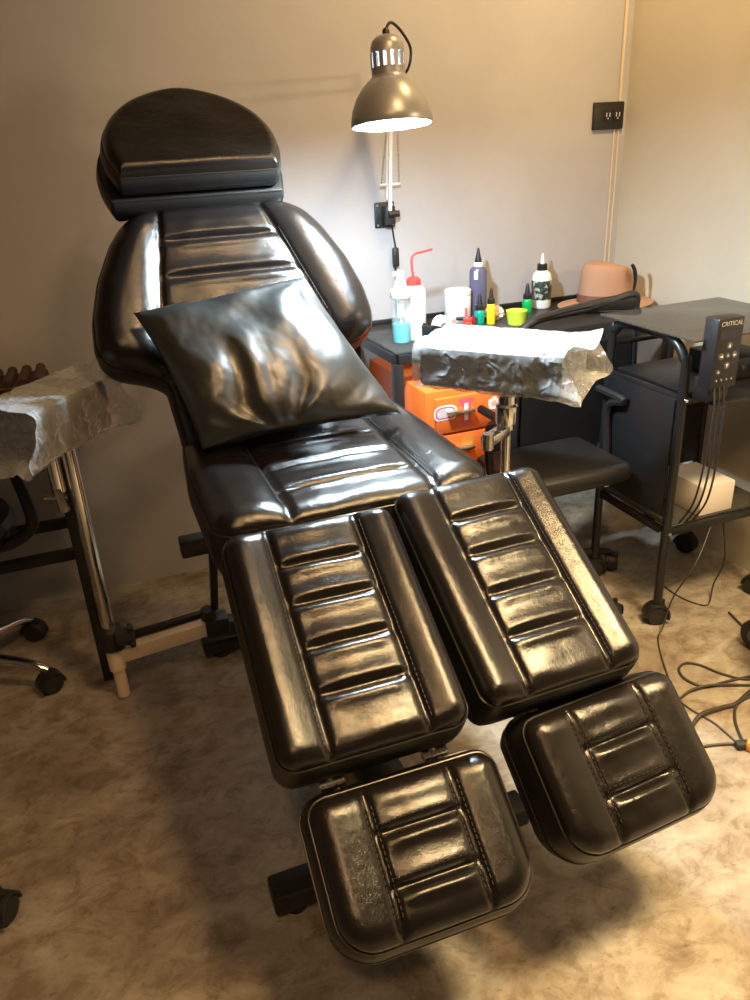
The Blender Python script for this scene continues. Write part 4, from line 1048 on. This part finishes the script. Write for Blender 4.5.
# ------------------------------------------------------------------ out-of-frame stool castor right, stool left
st = thing('rolling_stool', 'black rolling stool at the right edge, only one castor in view', 'stool', (1.572, 1.072, 0))
def stool(parent, cx, cy, n, R, z=0.09, seat_z=0.46, mat='blackp', a0=0.0, wheel=0.05):
    for k in range(n):
        a = a0+2*pi*k/n
        MB().tube([(cx, cy, z+0.03), (cx+cos(a)*R, cy+sin(a)*R, z+0.005)], [0.018, 0.012], 10).build('base_leg', M[mat], parent)
        c = Vector((cx+cos(a)*R, cy+sin(a)*R, wheel))
        s = Vector((-sin(a), cos(a), 0))
        wo = MB().lathe([(0, -0.013), (wheel*0.5, -0.015), (wheel*0.62, -0.012), (wheel*0.9, -0.014), (wheel, -0.009), (wheel, 0.009), (wheel*0.9, 0.014), (wheel*0.62, 0.012), (wheel*0.5, 0.015), (0, 0.013)], c, s, 32).build('wheel', M['rubber'], parent)
        co = MB().lathe([(0, -0.018), (wheel*0.45, -0.017), (wheel*0.45, 0.017), (0, 0.018)], c, s, 20).build('wheel_hub', M['btn_dark'], None); setpar(co, wo)
    MB().tube([(cx, cy, z), (cx, cy, seat_z-0.05)], 0.02, 14).build('gas_lift', M['chrome'], parent)
    MB().lathe([(0, seat_z-0.06), (0.15, seat_z-0.06), (0.165, seat_z-0.04), (0.165, seat_z-0.01), (0.14, seat_z), (0, seat_z)], (cx, cy, 0), None, 40).build('seat', M['leather_side'], parent)
stool(st, 1.572, 1.072, 4, 0.205, z=0.07, seat_z=0.30, a0=radians(101), wheel=0.046)
st2 = thing('swivel_stool', 'black stool at the lower left edge, one leg and castor in view', 'stool', (-0.575, 1.245, 0))
for k, a in enumerate([radians(-8)+2*pi*i/5 for i in range(5)]):
    cx, cy = -0.575, 1.245; R = 0.235
    MB().tube(smooth_pts([(cx, cy, 0.20), (cx+cos(a)*R*0.6, cy+sin(a)*R*0.6, 0.155), (cx+cos(a)*R*0.93, cy+sin(a)*R*0.93, 0.10), (cx+cos(a)*R, cy+sin(a)*R, 0.05)], 5), 0.013, 10).build('base_leg', M['blackp'], st2)
    castor(st2, cx+cos(a)*R, cy+sin(a)*R, 0.026, a+1.2, stem=0.06)
MB().tube([(-0.575, 1.245, 0.15), (-0.575, 1.245, 0.42)], 0.02, 14).build('gas_lift', M['blackp'], st2)
MB().lathe([(0, 0.42), (0.16, 0.42), (0.175, 0.44), (0.175, 0.47), (0.15, 0.485), (0, 0.485)], (-0.575, 1.245, 0), None, 40).build('seat', M['leather_side'], st2)

# chrome-based chair at the far left
lcx, lcy = -0.47, 2.015
lch = thing('swivel_chair', 'black swivel chair with chrome star base at the left edge', 'swivel chair', (lcx, lcy, 0))
star_base(lch, lcx, lcy, 0.245, 'chrome', 5, radians(-27), 0.085)
MB().tube([(lcx, lcy, 0.12), (lcx, lcy, 0.42)], 0.022, 14).build('gas_lift', M['chrome'], lch)
MB().lathe([(0, 0.40), (0.14, 0.40), (0.20, 0.43), (0.225, 0.47), (0.215, 0.49), (0, 0.50)], (lcx, lcy, 0), None, 40).build('seat', M['blackp'], lch)
MB().tube(smooth_pts([(lcx+0.10, lcy-0.03, 0.41), (lcx+0.20, lcy-0.05, 0.42), (lcx+0.262, lcy-0.06, 0.46), (lcx+0.268, lcy-0.06, 0.52), (lcx+0.255, lcy-0.04, 0.60)], 6), 0.016, 10).build('arm_bracket', M['blackp'], lch)
# side table behind the left armrest
tb = thing('side_table', 'black metal side table standing behind the left armrest', 'table', (-0.33, 2.1, 0))
for x, y in ((-0.108, 1.90), (-0.56, 2.31), (-0.56, 1.90), (-0.108, 2.31)):
    MB().bar((x, y, 0), (x, y, 0.69), 0.026, 0.026).build('leg', M['black'], tb)
for a_, b_ in (((-0.108, 2.31, 0.30), (-0.56, 2.31, 0.30)), ((-0.108, 1.90, 0.30), (-0.108, 2.31, 0.30)), ((-0.108, 2.31, 0.68), (-0.56, 2.31, 0.68)), ((-0.108, 1.90, 0.68), (-0.56, 1.90, 0.68)), ((-0.108, 1.90, 0.68), (-0.108, 2.31, 0.68)), ((-0.56, 1.90, 0.68), (-0.56, 2.31, 0.68)), ((-0.12, 2.11, 0.29), (-0.56, 2.11, 0.29)), ((-0.56, 1.90, 0.29), (-0.56, 2.31, 0.29))):
    MB().bar(a_, b_, 0.024, 0.030).build('rail', M['black'], tb)
MB().box((-0.334, 2.105, 0.70), (0.50, 0.45, 0.018), None, 0.003).build('table_top', M['black'], tb)
# brown wicker lidded box on it
wb = thing('wicker_box', 'dark brown woven box on the side table, behind the left armrest', 'box', (-0.26, 2.23, 0.71))
mb = MB()
for k in range(5): mb.box((-0.225, 2.235, 0.716+k*0.011), (0.25+0.003*(k % 2), 0.15+0.003*(k % 2), 0.0095), Rz(0.05), 0.003)
mb.build('basket', M['brownwood'], wb)
mb = MB()
for k in range(7): mb.tube([(-0.345+0.036*k, 2.165, 0.769), (-0.335+0.036*k, 2.30, 0.775)], 0.013, 8)
mb.build('basket_lid', M['brownwood'], wb)

for o in bpy.data.objects:
    if '_o' in o: del o['_o']
